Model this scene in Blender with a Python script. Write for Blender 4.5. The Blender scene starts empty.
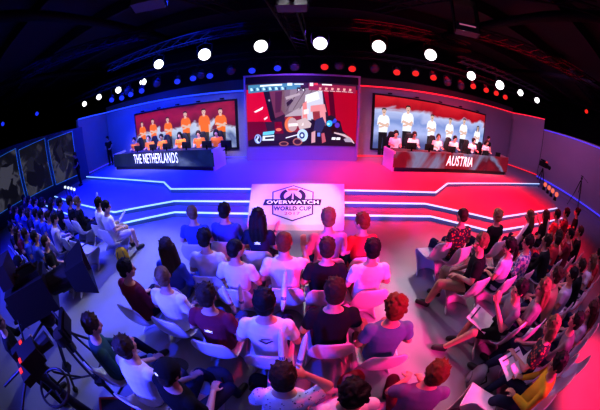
import bpy, bmesh, math, random
from mathutils import Vector, Matrix, Euler, noise
random.seed(7)
C = bpy.context.scene.collection
R = math.radians
H = 3.1            # camera height above the hall floor
STAGE = 0.45

# ------------------------------------------------------------------ mesh builder
class MB:
    def __init__(s): s.v=[]; s.f=[]; s.m=[]; s.uv={}
    def add(s, vs, fs, mi=0):
        b=len(s.v); s.v+= [tuple(v) for v in vs]
        for f in fs: s.f.append(tuple(b+i for i in f)); s.m.append(mi)
        return b
    def box(s, c, size, rot=None, mi=0):
        x,y,z=[a/2 for a in size]; M=rot.to_3x3() if rot else Matrix.Identity(3); c=Vector(c)
        vs=[c+M@Vector(p) for p in [(-x,-y,-z),(x,-y,-z),(x,y,-z),(-x,y,-z),(-x,-y,z),(x,-y,z),(x,y,z),(-x,y,z)]]
        s.add(vs,[(0,3,2,1),(4,5,6,7),(0,1,5,4),(1,2,6,5),(2,3,7,6),(3,0,4,7)],mi)
    def prism(s, poly, z0, z1, mi=0):      # poly counter-clockwise seen from above
        n=len(poly); zz0=z0 if isinstance(z0,(list,tuple)) else [z0]*n; zz1=z1 if isinstance(z1,(list,tuple)) else [z1]*n
        vs=[(p[0],p[1],zz0[i]) for i,p in enumerate(poly)]+[(p[0],p[1],zz1[i]) for i,p in enumerate(poly)]
        fs=[tuple(range(n))[::-1],tuple(range(n,2*n))]+[(i,(i+1)%n,n+(i+1)%n,n+i) for i in range(n)]
        s.add(vs,fs,mi)
    def rings(s, rs, mi=0, cap=True):
        n=len(rs[0]); vs=[v for r in rs for v in r]; fs=[]
        for k in range(len(rs)-1):
            for i in range(n):
                j=(i+1)%n; fs.append((k*n+i,k*n+j,(k+1)*n+j,(k+1)*n+i))
        if cap: fs.append(tuple(range(n))[::-1]); fs.append(tuple(range((len(rs)-1)*n,len(rs)*n)))
        s.add(vs,fs,mi)
    def bar(s, p, q, ra, rb=None, n=10, mi=0):
        p=Vector(p); q=Vector(q); rb=ra if rb is None else rb
        d=(q-p); 
        if d.length<1e-6: return
        d.normalize(); a=d.orthogonal().normalized(); b=d.cross(a)
        rr=[]
        for c,r in ((p,ra),(q,rb)): rr.append([c+(a*math.cos(t)+b*math.sin(t))*r for t in [2*math.pi*i/n for i in range(n)]])
        s.rings(rr,mi)
    def tube(s, pts, r, n=8, mi=0):
        pts=[Vector(p) for p in pts]; rr=[]; a=None
        for i,p in enumerate(pts):
            d=(pts[min(i+1,len(pts)-1)]-pts[max(i-1,0)]).normalized()
            a=d.orthogonal().normalized() if a is None else (a-d*a.dot(d)).normalized()
            b=d.cross(a); rad=r[i] if isinstance(r,(list,tuple)) else r
            rr.append([p+(a*math.cos(t)+b*math.sin(t))*rad for t in [2*math.pi*k/n for k in range(n)]])
        s.rings(rr,mi)
    def ell(s, c, r, rot=None, n=14, m=9, mi=0):
        c=Vector(c); M=rot.to_3x3() if rot else Matrix.Identity(3); rr=[]
        for k in range(m+1):
            ph=math.pi*(k+.02)/(m+.04)-math.pi/2
            rr.append([c+M@Vector((r[0]*math.cos(ph)*math.cos(t),r[1]*math.cos(ph)*math.sin(t),r[2]*math.sin(ph))) for t in [2*math.pi*i/n for i in range(n)]])
        s.rings(rr,mi)
    def cap(s, p, q, ra, rb=None, n=12, mi=0):    # tapered capsule
        rb=ra if rb is None else rb
        p=Vector(p); q=Vector(q); d=(q-p)
        L=d.length; d=d.normalized() if L>1e-6 else Vector((0,0,1)); a=d.orthogonal().normalized(); b=d.cross(a); rr=[]
        for k in range(5):
            t=math.pi/2*(k/4+.01)/1.01; rr.append((p-d*ra*math.cos(t), ra*math.sin(t)))
        for k in range(5):
            t=math.pi/2*((k+.0)/4)*.99; rr.append((q+d*rb*math.sin(t), rb*math.cos(t)))
        s.rings([[c+(a*math.cos(t)+b*math.sin(t))*r for t in [2*math.pi*i/n for i in range(n)]] for c,r in rr],mi)
    def mesh(s, name, mats, smooth=False):
        me=bpy.data.meshes.new(name); me.from_pydata(s.v,[],s.f)
        for m in mats: me.materials.append(m)
        for p,mi in zip(me.polygons,s.m): p.material_index=mi; p.use_smooth=smooth
        me.update(); return me
    def build(s, name, mats, parent=None, smooth=False, loc=None):
        if not isinstance(mats,(list,tuple)): mats=[mats]
        return link(name, s.mesh(name,mats,smooth), parent, loc)

def link(name, me, parent=None, loc=None):
    o=bpy.data.objects.new(name,me); C.objects.link(o)
    if loc is not None: o.location=loc
    if parent: o.parent=parent
    return o
def empty(name, loc, rz=0):
    o=bpy.data.objects.new(name,None); C.objects.link(o); o.location=loc; o.rotation_euler=(0,0,rz); o.empty_display_size=.1
    return o
def tag(o, label, cat, group=None):
    pass
    if len(label.replace('-',' ').split())>16: print('LONG',len(label.split()),label)
    o['label']=label; o['category']=cat
    if group: o['group']=group
    return o
def struct(o): o['kind']='structure'; return o

# ------------------------------------------------------------------ materials
def mat(name, col, rough=.6, emis=None, es=0, metal=0, bump=0, bscale=30, var=.12, vscale=4, spec=.5):
    m=bpy.data.materials.new(name); m.use_nodes=True; nt=m.node_tree; b=nt.nodes['Principled BSDF']
    b.inputs['Roughness'].default_value=rough; b.inputs['Metallic'].default_value=metal; b.inputs['Specular IOR Level'].default_value=spec
    tc=nt.nodes.new('ShaderNodeTexCoord'); n=nt.nodes.new('ShaderNodeTexNoise'); n.inputs['Scale'].default_value=vscale; n.inputs['Detail'].default_value=4
    nt.links.new(tc.outputs['Object'],n.inputs['Vector'])
    mx=nt.nodes.new('ShaderNodeMix'); mx.data_type='RGBA'
    mx.inputs['A'].default_value=tuple(c*(1-var) for c in col)+(1,); mx.inputs['B'].default_value=tuple(min(1,c*(1+var)) for c in col)+(1,)
    nt.links.new(n.outputs['Fac'],mx.inputs['Factor']); nt.links.new(mx.outputs['Result'],b.inputs['Base Color'])
    if emis: b.inputs['Emission Color'].default_value=tuple(emis)+(1,); b.inputs['Emission Strength'].default_value=es
    if bump:
        n2=nt.nodes.new('ShaderNodeTexNoise'); n2.inputs['Scale'].default_value=bscale; n2.inputs['Detail'].default_value=5
        nt.links.new(tc.outputs['Object'],n2.inputs['Vector'])
        bp=nt.nodes.new('ShaderNodeBump'); bp.inputs['Strength'].default_value=bump; bp.inputs['Distance'].default_value=.01
        nt.links.new(n2.outputs['Fac'],bp.inputs['Height']); nt.links.new(bp.outputs['Normal'],b.inputs['Normal'])
    return m
def flat(name, col, s=1.0):          # self-lit surface of a screen
    m=mat(name,(0,0,0),.5,col,s,var=0); return m
def screen_mat(name, ramp, scale, dist, es=1.0, kind='wave', rot=0):
    m=bpy.data.materials.new(name); m.use_nodes=True; nt=m.node_tree; b=nt.nodes['Principled BSDF']
    b.inputs['Base Color'].default_value=(0.01,0.01,0.01,1); b.inputs['Roughness'].default_value=.4
    tc=nt.nodes.new('ShaderNodeTexCoord'); mp=nt.nodes.new('ShaderNodeMapping'); mp.inputs['Rotation'].default_value=(0,0,rot)
    nt.links.new(tc.outputs['Object'],mp.inputs['Vector'])
    if kind=='flag':      # height in the screen plus a slow noise gives rippled bands
        sp=nt.nodes.new('ShaderNodeSeparateXYZ'); nt.links.new(mp.outputs['Vector'],sp.inputs['Vector'])
        n=nt.nodes.new('ShaderNodeTexNoise'); n.inputs['Scale'].default_value=scale; n.inputs['Detail'].default_value=3.5; n.inputs['Distortion'].default_value=1.8
        nt.links.new(mp.outputs['Vector'],n.inputs['Vector'])
        ma=nt.nodes.new('ShaderNodeMath'); ma.operation='MULTIPLY_ADD'; ma.inputs[1].default_value=dist
        nt.links.new(n.outputs['Fac'],ma.inputs[0]); nt.links.new(sp.outputs['Y'],ma.inputs[2]); src=ma.outputs[0]
    else:
        n=nt.nodes.new('ShaderNodeTexNoise'); n.inputs['Scale'].default_value=scale; n.inputs['Detail'].default_value=6; n.inputs['Distortion'].default_value=dist
        nt.links.new(mp.outputs['Vector'],n.inputs['Vector']); src=n.outputs['Fac']
    cr=nt.nodes.new('ShaderNodeValToRGB'); e=cr.color_ramp.elements
    while len(e)<len(ramp): e.new(.5)
    for k,(p,c) in enumerate(ramp): e[k].position=p; e[k].color=tuple(c)+(1,)
    nt.links.new(src,cr.inputs['Fac']); nt.links.new(cr.outputs['Color'],b.inputs['Emission Color']); b.inputs['Emission Strength'].default_value=es
    return m

M={}
M['floor']=mat('hall_floor',(.30,.30,.33),.42,var=.10,vscale=1.2)
M['stage']=mat('stage_floor',(.27,.27,.30),.5,spec=.2,var=.06,vscale=.6)
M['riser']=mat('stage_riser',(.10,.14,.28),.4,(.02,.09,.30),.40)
M['strip']=mat('led_strip_white',(.8,.8,.8),.4,(.34,.62,1.0),1.15,var=0)
M['blue_led']=mat('led_strip_blue',(.1,.1,.8),.4,(.03,.10,1.0),1.2,var=0)
M['violet_led']=mat('led_strip_violet',(.1,.1,.8),.4,(.10,.07,1.0),.7,var=0)
M['red_led']=mat('led_strip_red',(.8,.1,.1),.4,(1.0,.02,.05),.95,var=0)
M['wall']=mat('wall_panel',(.30,.30,.34),.55,var=.06,vscale=1)
M['fascia']=mat('wall_fascia',(.05,.05,.06),.7)
M['dark']=mat('dark_hall',(.002,.002,.004),.9)
M['ceil']=mat('dark_ceiling',(.0035,.003,.006),.9,var=.5,vscale=.5)
M['steel']=mat('truss_steel',(.003,.003,.005),.7,spec=.1)
M['black']=mat('black_metal',(.010,.010,.013),.55,spec=.25)
M['plastic']=mat('white_moulded_plastic',(.72,.71,.74),.28,var=.04)
M['ramp']=mat('white_ramp',(.85,.85,.85),.5,var=.02)
M['ink']=mat('navy_ink',(.02,.02,.06),.6,var=0)
M['orange_ink']=mat('orange_ink',(.9,.25,.10),.6,(1,.25,.08),.3,var=0)
M['white_ink']=mat('white_ink',(.9,.9,.9),.5,(1,1,1),.55,var=0)
M['white_text']=mat('white_lettering',(.9,.9,.9),.5,(.85,.9,1),1.0,var=0)
M['red_ink']=mat('red_ink',(.7,.1,.15),.6,var=0)
M['lamp_white']=flat('lamp_lens_white',(1,1,1),3)
M['lamp_blue']=flat('lamp_lens_blue',(.02,.05,1),1.0)
M['lamp_red']=flat('lamp_lens_red',(1,.03,.02),.9)
M['paper']=mat('white_paper',(.8,.8,.8),.7,var=.03)
M['foil']=mat('white_inflatable',(.85,.85,.88),.3,var=.1,vscale=30)
M['shoe']=mat('black_shoe',(.02,.02,.025),.5)
M['shoe_w']=mat('white_shoe',(.6,.6,.6),.5)
M['rubber']=mat('black_rubber',(.02,.02,.02),.7)
M['frame_cyan']=mat('poster_edge_light',(.2,.4,.8),.4,(.02,.16,.60),.55,var=0)
M['lip']=mat('lips',(.30,.10,.09),.5); M['eye']=mat('eye_dark',(.02,.015,.012),.2)
SK=[mat('skin_fair',(.62,.36,.26),.55,var=.06,vscale=14),mat('skin_tan',(.45,.25,.17),.55,var=.06,vscale=14),mat('skin_brown',(.22,.11,.07),.55,var=.06,vscale=14)]
HC={'black':(.012,.010,.012),'brown':(.045,.025,.018),'light':(.20,.12,.06),'blond':(.38,.26,.13),'red':(.16,.045,.02)}
HM={k:mat('hair_'+k,v,.6,spec=.2,bump=.6,bscale=60,var=.35,vscale=40) for k,v in HC.items()}
CC={'white':(.78,.78,.80),'black':(.014,.014,.018),'blue':(.06,.10,.42),'denim':(.12,.17,.32),'maroon':(.20,.02,.05),'red':(.55,.04,.07),'pink':(.65,.28,.40),
    'green':(.03,.10,.11),'orange':(.95,.24,.04),'grey':(.22,.22,.25),'yellow':(.62,.42,.03),'navy':(.02,.025,.07),'khaki':(.35,.28,.18),'purple':(.20,.12,.30),'lavender':(.55,.50,.70)}
CM={k:mat('cloth_'+k,v,.9,spec=.12,bump=.35,bscale=25,var=.12,vscale=6) for k,v in CC.items()}
def pattern(name,a,b,kind):
    m=bpy.data.materials.new(name); m.use_nodes=True; nt=m.node_tree; s=nt.nodes['Principled BSDF']; s.inputs['Roughness'].default_value=.85
    tc=nt.nodes.new('ShaderNodeTexCoord')
    if kind=='plaid':
        t=nt.nodes.new('ShaderNodeTexChecker'); t.inputs['Scale'].default_value=16; t.inputs['Color1'].default_value=a+(1,); t.inputs['Color2'].default_value=b+(1,)
        nt.links.new(tc.outputs['Object'],t.inputs['Vector']); nt.links.new(t.outputs['Color'],s.inputs['Base Color'])
    else:
        t=nt.nodes.new('ShaderNodeTexVoronoi'); t.inputs['Scale'].default_value=22 if kind=='floral' else 30
        r=nt.nodes.new('ShaderNodeValToRGB'); r.color_ramp.elements[0].position=.28 if kind=='floral' else .16; r.color_ramp.elements[0].color=b+(1,)
        r.color_ramp.elements[1].position=.42 if kind=='floral' else .22; r.color_ramp.elements[1].color=a+(1,)
        nt.links.new(tc.outputs['Object'],t.inputs['Vector']); nt.links.new(t.outputs['Distance'],r.inputs['Fac']); nt.links.new(r.outputs['Color'],s.inputs['Base Color'])
    return m
CM['floral']=pattern('cloth_floral',(.02,.02,.03),(.42,.10,.06),'floral')
CM['plaid']=pattern('cloth_plaid',(.10,.13,.38),(.55,.55,.62),'plaid')
CM['speckled']=pattern('cloth_speckled',(.75,.75,.76),(.05,.05,.07),'speck')

# ================================================================== SETTING
def poly_floor():
    mb=MB(); mb.prism([(-24,-7),(24,-7),(24,17),(-24,17)],-.2,0); return struct(mb.build('floor',M['floor']))
poly_floor()
mb=MB(); mb.prism([(-24,-7),(24,-7),(24,17),(-24,17)],7.2,7.4); struct(mb.build('ceiling',M['ceil']))
for nm,p in (('wall_back',[(-24,16.6),(24,16.6),(24,17),(-24,17)]),('wall_left',[(-24,-7),(-23.7,-7),(-23.7,16.6),(-24,16.6)]),('wall_right',[(23.7,-7),(24,-7),(24,16.6),(23.7,16.6)]),('wall_front',[(-23.7,-7),(23.7,-7),(23.7,-6.7),(-23.7,-6.7)])):
    mb=MB(); mb.prism(p,0,7.2); struct(mb.build(nm,M['dark']))

T3=[(-11.9,9.45),(-5.0,7.7),(-4.3,6.98),(-1.4,6.85),(1.25,6.74),(4.4,6.68),(5.5,7.62),(14.0,8.65)]
T2=[(-12.6,7.1),(-8.65,6.1),(-5.87,5.50),(-3.85,6.33),(-1.39,6.27),(1.21,6.20),(3.74,6.13),(5.84,5.04),(6.65,5.16),(11.9,5.70)]
T1=[(-12.6,6.3),(-9.2,5.55),(-5.55,4.92),(-3.64,5.87),(-1.33,5.82),(1.15,5.74),(3.69,5.60),(5.31,4.66),(6.16,4.62),(8.74,4.78),(11.5,5.0)]
def tier(front, z0, z1, back, name):
    mb=MB(); mb.prism(front+back, z0, z1-.0); o=struct(mb.build(name,[M['stage']]))
    # riser band and the light strip under the nosing
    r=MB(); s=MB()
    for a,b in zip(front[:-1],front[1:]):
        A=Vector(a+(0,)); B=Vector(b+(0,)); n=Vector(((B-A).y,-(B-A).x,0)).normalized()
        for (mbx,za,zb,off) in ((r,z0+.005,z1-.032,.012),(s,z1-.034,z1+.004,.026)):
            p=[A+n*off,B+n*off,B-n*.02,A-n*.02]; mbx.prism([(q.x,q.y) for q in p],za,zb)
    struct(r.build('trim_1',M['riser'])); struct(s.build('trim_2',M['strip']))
    return o
tier(T1,0,.15,[(12.2,8.0),(-12.6,8.0)],'stage_floor_low')
tier(T2,.15,.30,[(14.3,9.5),(-12.4,9.5)],'stage_floor_middle')
tier(T3,.30,.45,[(15.8,10.2),(14.2,12.3),(2.8,11.1),(-2.3,11.1),(-11.9,12.2)],'stage_floor_high')

def wall_run(name, pts, z0, tops, th=.25, m='wall', out=1):
    mb=MB()
    for i,(a,b) in enumerate(zip(pts[:-1],pts[1:])):
        A=Vector(a+(0,)); B=Vector(b+(0,)); n=Vector((-(B-A).y,(B-A).x,0)).normalized()*th*out
        P=[a,b,(b[0]+n.x,b[1]+n.y),(a[0]+n.x,a[1]+n.y)]
        if out<0: P=P[::-1]; tz=[tops[i],tops[i+1],tops[i+1],tops[i]]
        else: tz=[tops[i],tops[i+1],tops[i+1],tops[i]]
        if out<0: tz=[tops[i],tops[i+1],tops[i+1],tops[i]][::-1]
        mb.prism(P,z0,tz)
    return struct(mb.build(name,M[m]))
def led_run(name, pts, zs, m, w=.05, off=.04, side=1, h=.06):
    mb=MB()
    for i,(a,b) in enumerate(zip(pts[:-1],pts[1:])):
        A=Vector(a+(0,)); B=Vector(b+(0,)); n=Vector(((B-A).y,-(B-A).x,0)).normalized()*side
        q=[A+n*(off),B+n*(off),B+n*(off+w),A+n*(off+w)]
        vs=[(p.x,p.y,z+dz) for dz in (0,h) for p,z in zip(q,(zs[i],zs[i+1],zs[i+1],zs[i]))]
        mb.add(vs,[(0,3,2,1),(4,5,6,7),(0,1,5,4),(1,2,6,5),(2,3,7,6),(3,0,4,7)])
    return struct(mb.build(name,M[m]))
LW=[(-12.25,9.75),(-12.0,12.2),(-2.2,10.7)]
wall_run('wall_stage_left',LW,0,[3.75,3.72,3.47])
mbf=MB()
for (a,b,za,zb,ta,tb) in (((-12.0,12.2),(-2.2,10.7),3.74,3.49,4.05,3.98),((2.6,10.98),(14.3,12.4),3.74,4.16,4.1,4.5)):
    vs=[(a[0],a[1]+.03,za),(b[0],b[1]+.03,zb),(b[0],b[1]+.3,zb),(a[0],a[1]+.3,za),(a[0],a[1]+.03,ta),(b[0],b[1]+.03,tb),(b[0],b[1]+.3,tb),(a[0],a[1]+.3,ta)]
    mbf.add(vs,[(0,3,2,1),(4,5,6,7),(0,1,5,4),(1,2,6,5),(2,3,7,6),(3,0,4,7)])
struct(mbf.build('trim_3',M['fascia']))
led_run('trim_4',LW,[3.72,3.68,3.43],'blue_led')
RW=[(2.5,10.97),(14.3,12.4),(16.05,10.4)]
wall_run('wall_stage_right',RW,0,[3.72,4.16,4.45])
led_run('trim_5',RW,[3.68,4.12,4.42],'red_led')
led_run('trim_6',RW,[.46,.46,.5],'red_led',h=.05)
led_run('trim_7',LW,[.46,.46,.46],'violet_led',h=.04)
PW=[(-16.8,1.2),(-11.95,9.8)]
M['navy_wall']=mat('navy_wall',(.05,.10,.22),.6)
wall_run('wall_poster_side',PW,0,[4.3,3.25],m='navy_wall')
SW=[(15.95,10.3),(17.6,5.3),(19.6,-1.5)]
wall_run('wall_side_right',SW,0,[3.78,4.25,4.4])
led_run('trim_8',SW,[3.68,4.1,4.2],'violet_led')
led_run('trim_9',SW,[.42,.28,.2],'violet_led',h=.09,w=.09)
# wall seams
mb=MB()
for p in ((-12.0,12.13),(14.25,12.3)): mb.box((p[0],p[1],2.1),(.10,.10,3.2))
struct(mb.build('trim_10',M['wall']))

# ------------------------------------------------------------------ lettering
def text_mesh(s, height, mb, P, mi=0, width=None, bold=.02, shear=0):
    cu=bpy.data.curves.new('t','FONT'); cu.body=s; cu.size=1; cu.offset=bold; cu.align_x='CENTER'; cu.align_y='CENTER'; cu.extrude=.0; cu.fill_mode='BOTH'; cu.resolution_u=3; cu.space_character=1.10; cu.shear=shear
    o=bpy.data.objects.new('t',cu); C.objects.link(o); dg=bpy.context.evaluated_depsgraph_get(); me=bpy.data.meshes.new_from_object(o.evaluated_get(dg))
    xs=[v.co.x for v in me.vertices]; ys=[v.co.y for v in me.vertices]; w=max(xs)-min(xs); h=max(ys)-min(ys); cx=(max(xs)+min(xs))/2; cy=(max(ys)+min(ys))/2
    sy=height/h; sx=(width/w) if width else sy
    mb.add([P((v.co.x-cx)*sx,(v.co.y-cy)*sy) for v in me.vertices],[tuple(p.vertices) for p in me.polygons],mi)
    bpy.data.objects.remove(o); bpy.data.curves.remove(cu); bpy.data.meshes.remove(me)

def frame_of(A,B):      # wall-plane frame: origin A, X along the wall, Y up, Z out of the wall towards the hall
    A=Vector((A[0],A[1],0)); B=Vector((B[0],B[1],0)); e=(B-A).normalized(); n=Vector((e.y,-e.x,0))
    M4=Matrix(((e.x,0,n.x,A.x),(e.y,0,n.y,A.y),(0,1,0,0),(0,0,0,1))); return M4

# ------------------------------------------------------------------ team screens
def portrait(mb, x, y, s, shirt, pants, skin, hair, arms, gender=0, z=0):
    # flat figure, feet line at y, height s; materials: 0 skin 1 shirt 2 pants 3 hair 4 eye and mouth lines
    def q(pts,mi,dz=0): mb.add([(x+a*s,y+b*s,z+dz) for a,b in pts],[tuple(range(len(pts)))],mi)
    def el(cx,cy,rx,ry,mi,dz,n=12): q([(cx+rx*math.cos(2*math.pi*i/n),cy+ry*math.sin(2*math.pi*i/n)) for i in range(n)],mi,dz)
    q([(-.085,0),(-.01,0),(0,.40),(.01,0),(.09,0),(.10,.51),(-.10,.51)],2,0)
    q([(-.10,.48),(.10,.48),(.105,.62),(.13,.76),(.10,.825),(.04,.845),(-.04,.845),(-.10,.825),(-.13,.76),(-.105,.62)],1,.002)
    q([(-.135,.76),(-.10,.825),(-.09,.66),(-.145,.62)],1,.003); q([(.135,.76),(.10,.825),(.09,.66),(.145,.62)],1,.003)
    if arms:
        q([(-.145,.64),(-.10,.64),(.04,.60),(.12,.585),(.12,.625),(.03,.65),(-.10,.69)],0,.004); q([(.145,.64),(.10,.64),(-.03,.575),(-.10,.565),(-.10,.60),(.0,.62),(.10,.69)],0,.005)
    else:
        q([(-.15,.63),(-.115,.63),(-.10,.46),(-.13,.44)],0,.004); q([(.15,.63),(.115,.63),(.10,.46),(.13,.44)],0,.004)
    q([(-.03,.82),(.03,.82),(.03,.88),(-.03,.88)],0,.004); el(0,.915,.048,.062,0,.005)
    q([(-.05,.93),(-.052,.965),(-.03,.985),(.03,.985),(.052,.965),(.05,.93),(.03,.955),(-.03,.955)],3,.006); 
    q([(-.018,.895),(.018,.895),(.015,.885),(-.015,.885)],4,.007); q([(-.028,.925),(-.012,.925),(-.012,.918),(-.028,.918)],4,.008); q([(.028,.925),(.012,.925),(.012,.918),(.028,.918)],4,.008)
    if gender: q([(-.055,.93),(-.03,.95),(-.035,.80),(-.06,.82)],3,.009); q([(.055,.93),(.03,.95),(.035,.80),(.06,.82)],3,.009)

def team_screen(A, B, s0, s1, z0, z1, bg, figs, colour, label, z1b=None):
    F=frame_of(A,B)
    root=empty('video_screen',(0,0,0)); root.matrix_world=F@Matrix.Translation((s0,z0,0))
    w=s1-s0; h=z1-z0
    tag(root,label,'screen')
    mb=MB(); mb.box((w/2,h/2,.06),(w+.16,h+.16,.12)); mb.build('screen_housing',M['black'],root)
    mb=MB(); mb.add([(0,0,.13),(w,0,.13),(w,h,.13),(0,h,.13)],[(0,1,2,3)]); mb.build('display',bg,root)
    for (fx,fy,fs,arms,g) in figs:
        p=MB(); portrait(p,fx*w,fy*h,fs,0,0,0,0,arms,g,z=.14); p.build('player_portrait',[flat_skin,colour[0],colour[1],flat_hair,flat_line],root)
    for k in range(5):
        mb=MB(); mb.box((w*(k+.5)/5,h+.14,.1),(.18,.06,.10)); mb.build('mounting_clamp',M['steel'],root)
    return root
flat_skin=flat('portrait_skin',(.80,.54,.44),.9); flat_hair=flat('portrait_hair',(.04,.02,.02),.5); flat_line=flat('portrait_line',(.12,.04,.03),.5)
o_sh=flat('portrait_orange_shirt',(.95,.20,.02),.9); o_pt=flat('portrait_khaki_trousers',(.10,.07,.06),.6); w_sh=flat('portrait_white_shirt',(.85,.88,1),1.05); w_pt=flat('portrait_black_trousers',(.01,.01,.02),.5)
bgL=screen_mat('flag_red_and_grey',[(.30,(.30,.36,.55)),(.42,(.10,.14,.32)),(.50,(.42,.50,.66)),(.56,(.55,.60,.75)),(.60,(.16,.004,.03)),(.80,(.36,.01,.05)),(1.0,(.10,.004,.02))],.75,1.7,1.0,'flag')
bgR=screen_mat('flag_red_white_blue',[(.30,(.08,.12,.32)),(.45,(.42,.50,.80)),(.58,(.20,.30,.62)),(.70,(.50,.56,.80)),(.75,(.38,.0,.01)),(.9,(.62,.02,.03)),(1.0,(.16,.0,.01))],.55,1.4,1.0,'flag')
for m,s in ((bgL,.30),(bgR,.28)):
    nt=m.node_tree; mp=[n for n in nt.nodes if n.type=='MAPPING'][0]; mp.inputs['Scale'].default_value=(.8,1,1)
    ma=[n for n in nt.nodes if n.type=='MATH'][0]
    sc=nt.nodes.new('ShaderNodeMath'); sc.operation='MULTIPLY'; sc.inputs[1].default_value=s; 
    off=nt.nodes.new('ShaderNodeMath'); off.operation='ADD'; off.inputs[1].default_value=.02
    cr=[n for n in nt.nodes if n.type=='VALTORGB'][0]
    nt.links.new(ma.outputs[0],sc.inputs[0]); nt.links.new(sc.outputs[0],off.inputs[0]); nt.links.new(off.outputs[0],cr.inputs['Fac'])
def sx(x): return (x+12.0)/9.8*9.914
figsL=[]
for x,top,feet in [(-8.42,2.67,.95),(-7.58,2.72,.95),(-6.52,2.68,.95),(-5.39,2.84,.95),(-4.34,2.86,.9),(-3.48,2.8,.9)]:
    figsL.append(((sx(x)-sx(-8.95))/(sx(-2.78)-sx(-8.95)),(feet-.95-.25)/2.1,(top-feet+.25)*1.0,x!=-4.34,0))
team_screen((-12.0,12.2),(-2.2,10.7),sx(-8.95),sx(-2.78),.95,3.05,bgL,figsL,(o_sh,o_pt),'wide wall screen on the blue side showing six players in orange shirts')
def sr(x): return (x-2.5)/11.8*11.886
figsR=[]
for x,top,g in [(3.77,2.84,0),(5.06,3.10,0),(6.56,2.83,0),(7.84,2.80,0),(8.95,2.94,0),(10.22,2.68,1)]:
    figsR.append(((sr(x)-sr(3.3))/(sr(10.85)-sr(3.3)),-.12,top-.87+.28,True,g))
team_screen((2.5,10.97),(14.3,12.4),sr(3.3),sr(10.85),.87,3.36,bgR,figsR,(w_sh,w_pt),'wide wall screen on the red side showing six players in white shirts')

# ------------------------------------------------------------------ centre screen module
root=empty('video_wall',(.08,10.1,STAGE)); tag(root,'large centre video wall showing a game scene above the stage','screen')
mb=MB(); mb.box((0,.45,1.81),(4.62,.9,3.62)); mb.box((0,-.02,3.58),(4.66,.1,.07)); mb.box((-2.29,-.02,1.81),(.07,.1,3.5)); mb.box((2.29,-.02,1.81),(.07,.1,3.5)); mb.build('cabinet',M['wall'],root)
mb=MB(); mb.box((0,-.03,3.39),(4.48,.04,.30)); mb.build('black_header',M['black'],root)
X0,X1,Z0,Z1=-2.22,2.22,.63,3.24
def cs(px,py,off=0): return (X0+(px-247)/111*(X1-X0), -.02-off, Z1-(py-82.5)/64*(Z1-Z0))
dsp=MB(); cols=[]
def cp(pts,c,s=1.0,layer=1):
    key=(c,s)
    if key not in cols: cols.append(key)
    dsp.add([cs(a,b,layer*.0025) for a,b in pts],[tuple(range(len(pts)))],cols.index(key))
def ce(cx,cy,rx,ry,c,s=1.0,layer=2,n=16): cp([(cx+rx*math.cos(2*math.pi*i/n),cy+ry*math.sin(2*math.pi*i/n)) for i in range(n)],c,s,layer)
dr=(.45,.0,.03); rd=(.62,.0,.05); bk=(.02,.01,.025); gy=(.25,.17,.22)
cp([(247,82.5),(358,82.5),(358,146.5),(247,146.5)],(.06,.02,.05),1,0)
cp([(247,88),(266,90),(272,122),(247,121)],rd); cp([(247,121),(265,121),(268,134),(247,141)],(.20,0,.03))
cp([(264,90),(270,90),(276,120),(271,121)],bk,1,2)
cp([(269,90),(285,90),(286,114),(274,119)],(.22,.06,.12),1,1)
cp([(283,90),(322,88),(288,119),(282,110)],gy,1,1); cp([(291,89),(326,87),(300,110),(289,112)],(.33,.26,.30),1,2); cp([(287,103),(292,99),(294,101),(288,107)],(.05,.02,.04),1,3)
cp([(302,107),(322,88),(326,122),(303,120)],(.62,.62,.72),1,3); cp([(286,116),(303,106),(303,119),(285,118)],(.5,.42,.48),1,2)
cp([(303,104),(307,101),(308,121),(303,121)],(.75,.30,.30),1,4); cp([(311,106),(325,104),(327,112),(311,112)],(.75,.32,.34),1,4); cp([(313,112),(320,111),(321,122),(314,122)],(.35,.06,.07),1,4); cp([(320,105),(325,104),(327,126),(321,126)],(.75,.35,.38),1,5)
cp([(323,89),(358,88),(358,143),(333,134)],dr,1,4); cp([(328,89),(333,89),(338,132),(333,134)],(.12,0,.02),1,5)
cp([(254,111),(264,106),(263,109),(256,112)],(.9,.9,.9),1,3); cp([(264,118.5),(268,116),(268,118),(265,120)],(.9,.8,.8),1,3); ce(270,100,1.2,1.2,(.5,.4,.5)); 
cp([(285,117),(302,116),(301,133),(287,132)],(.30,.03,.06),1,3); ce(291,125,6,8,(.75,.22,.10),1,4); ce(293,125,5,7,(.55,.40,.42),1,5); cp([(289,124),(304,123),(304,126),(289,127)],(.9,.8,.85),1,6)
cp([(275,122),(282,122),(284,134),(275,134)],(.25,.0,.03),1,3); ce(279,130,3,1.6,(.9,.25,.15),1,5)
ce(257.5,139,3.8,5,(.35,.45,.8),1,5); ce(257.5,139,2.6,3.6,(.03,.03,.12),1,6); cp([(257,135),(259,137),(257,140),(259,143),(257,143.5),(255,140),(257,137)],(.6,.7,1),1,7)
cp([(263,132),(275,131),(274,134.5),(262.5,135.5)],(.20,.62,.9),1,6); cp([(262.5,136),(274.5,135.5),(274,141),(262,141)],(.75,.8,.9),1,5); cp([(265,137.5),(274,137),(274,139),(265,139.5)],(.03,.02,.05),1,7)
cp([(286,138),(299,134.5),(299,135.7),(286,139.2)],(.8,.8,.9),1,6)
ce(303,136,5.5,6.5,(.55,.7,.95),1,6); ce(302.5,136,2.8,3.4,(.03,.05,.25),1,7); ce(302.5,136,1.4,1.7,(.7,.8,1),1,8)
for cxx,cyy,rx,ry in ((284,144.5,5,2.5),(298,142.5,5,4)): ce(cxx,cyy,rx,ry,(.45,.18,.16),1,6); ce(cxx,cyy,rx*.7,ry*.65,(.08,.02,.05),1,7)
cp([(309,131),(312,119),(320,123),(322,128),(331,118),(341,121),(344,131),(350,136),(357,141),(357,146),(306,146),(306,138)],bk,1,5)
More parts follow.
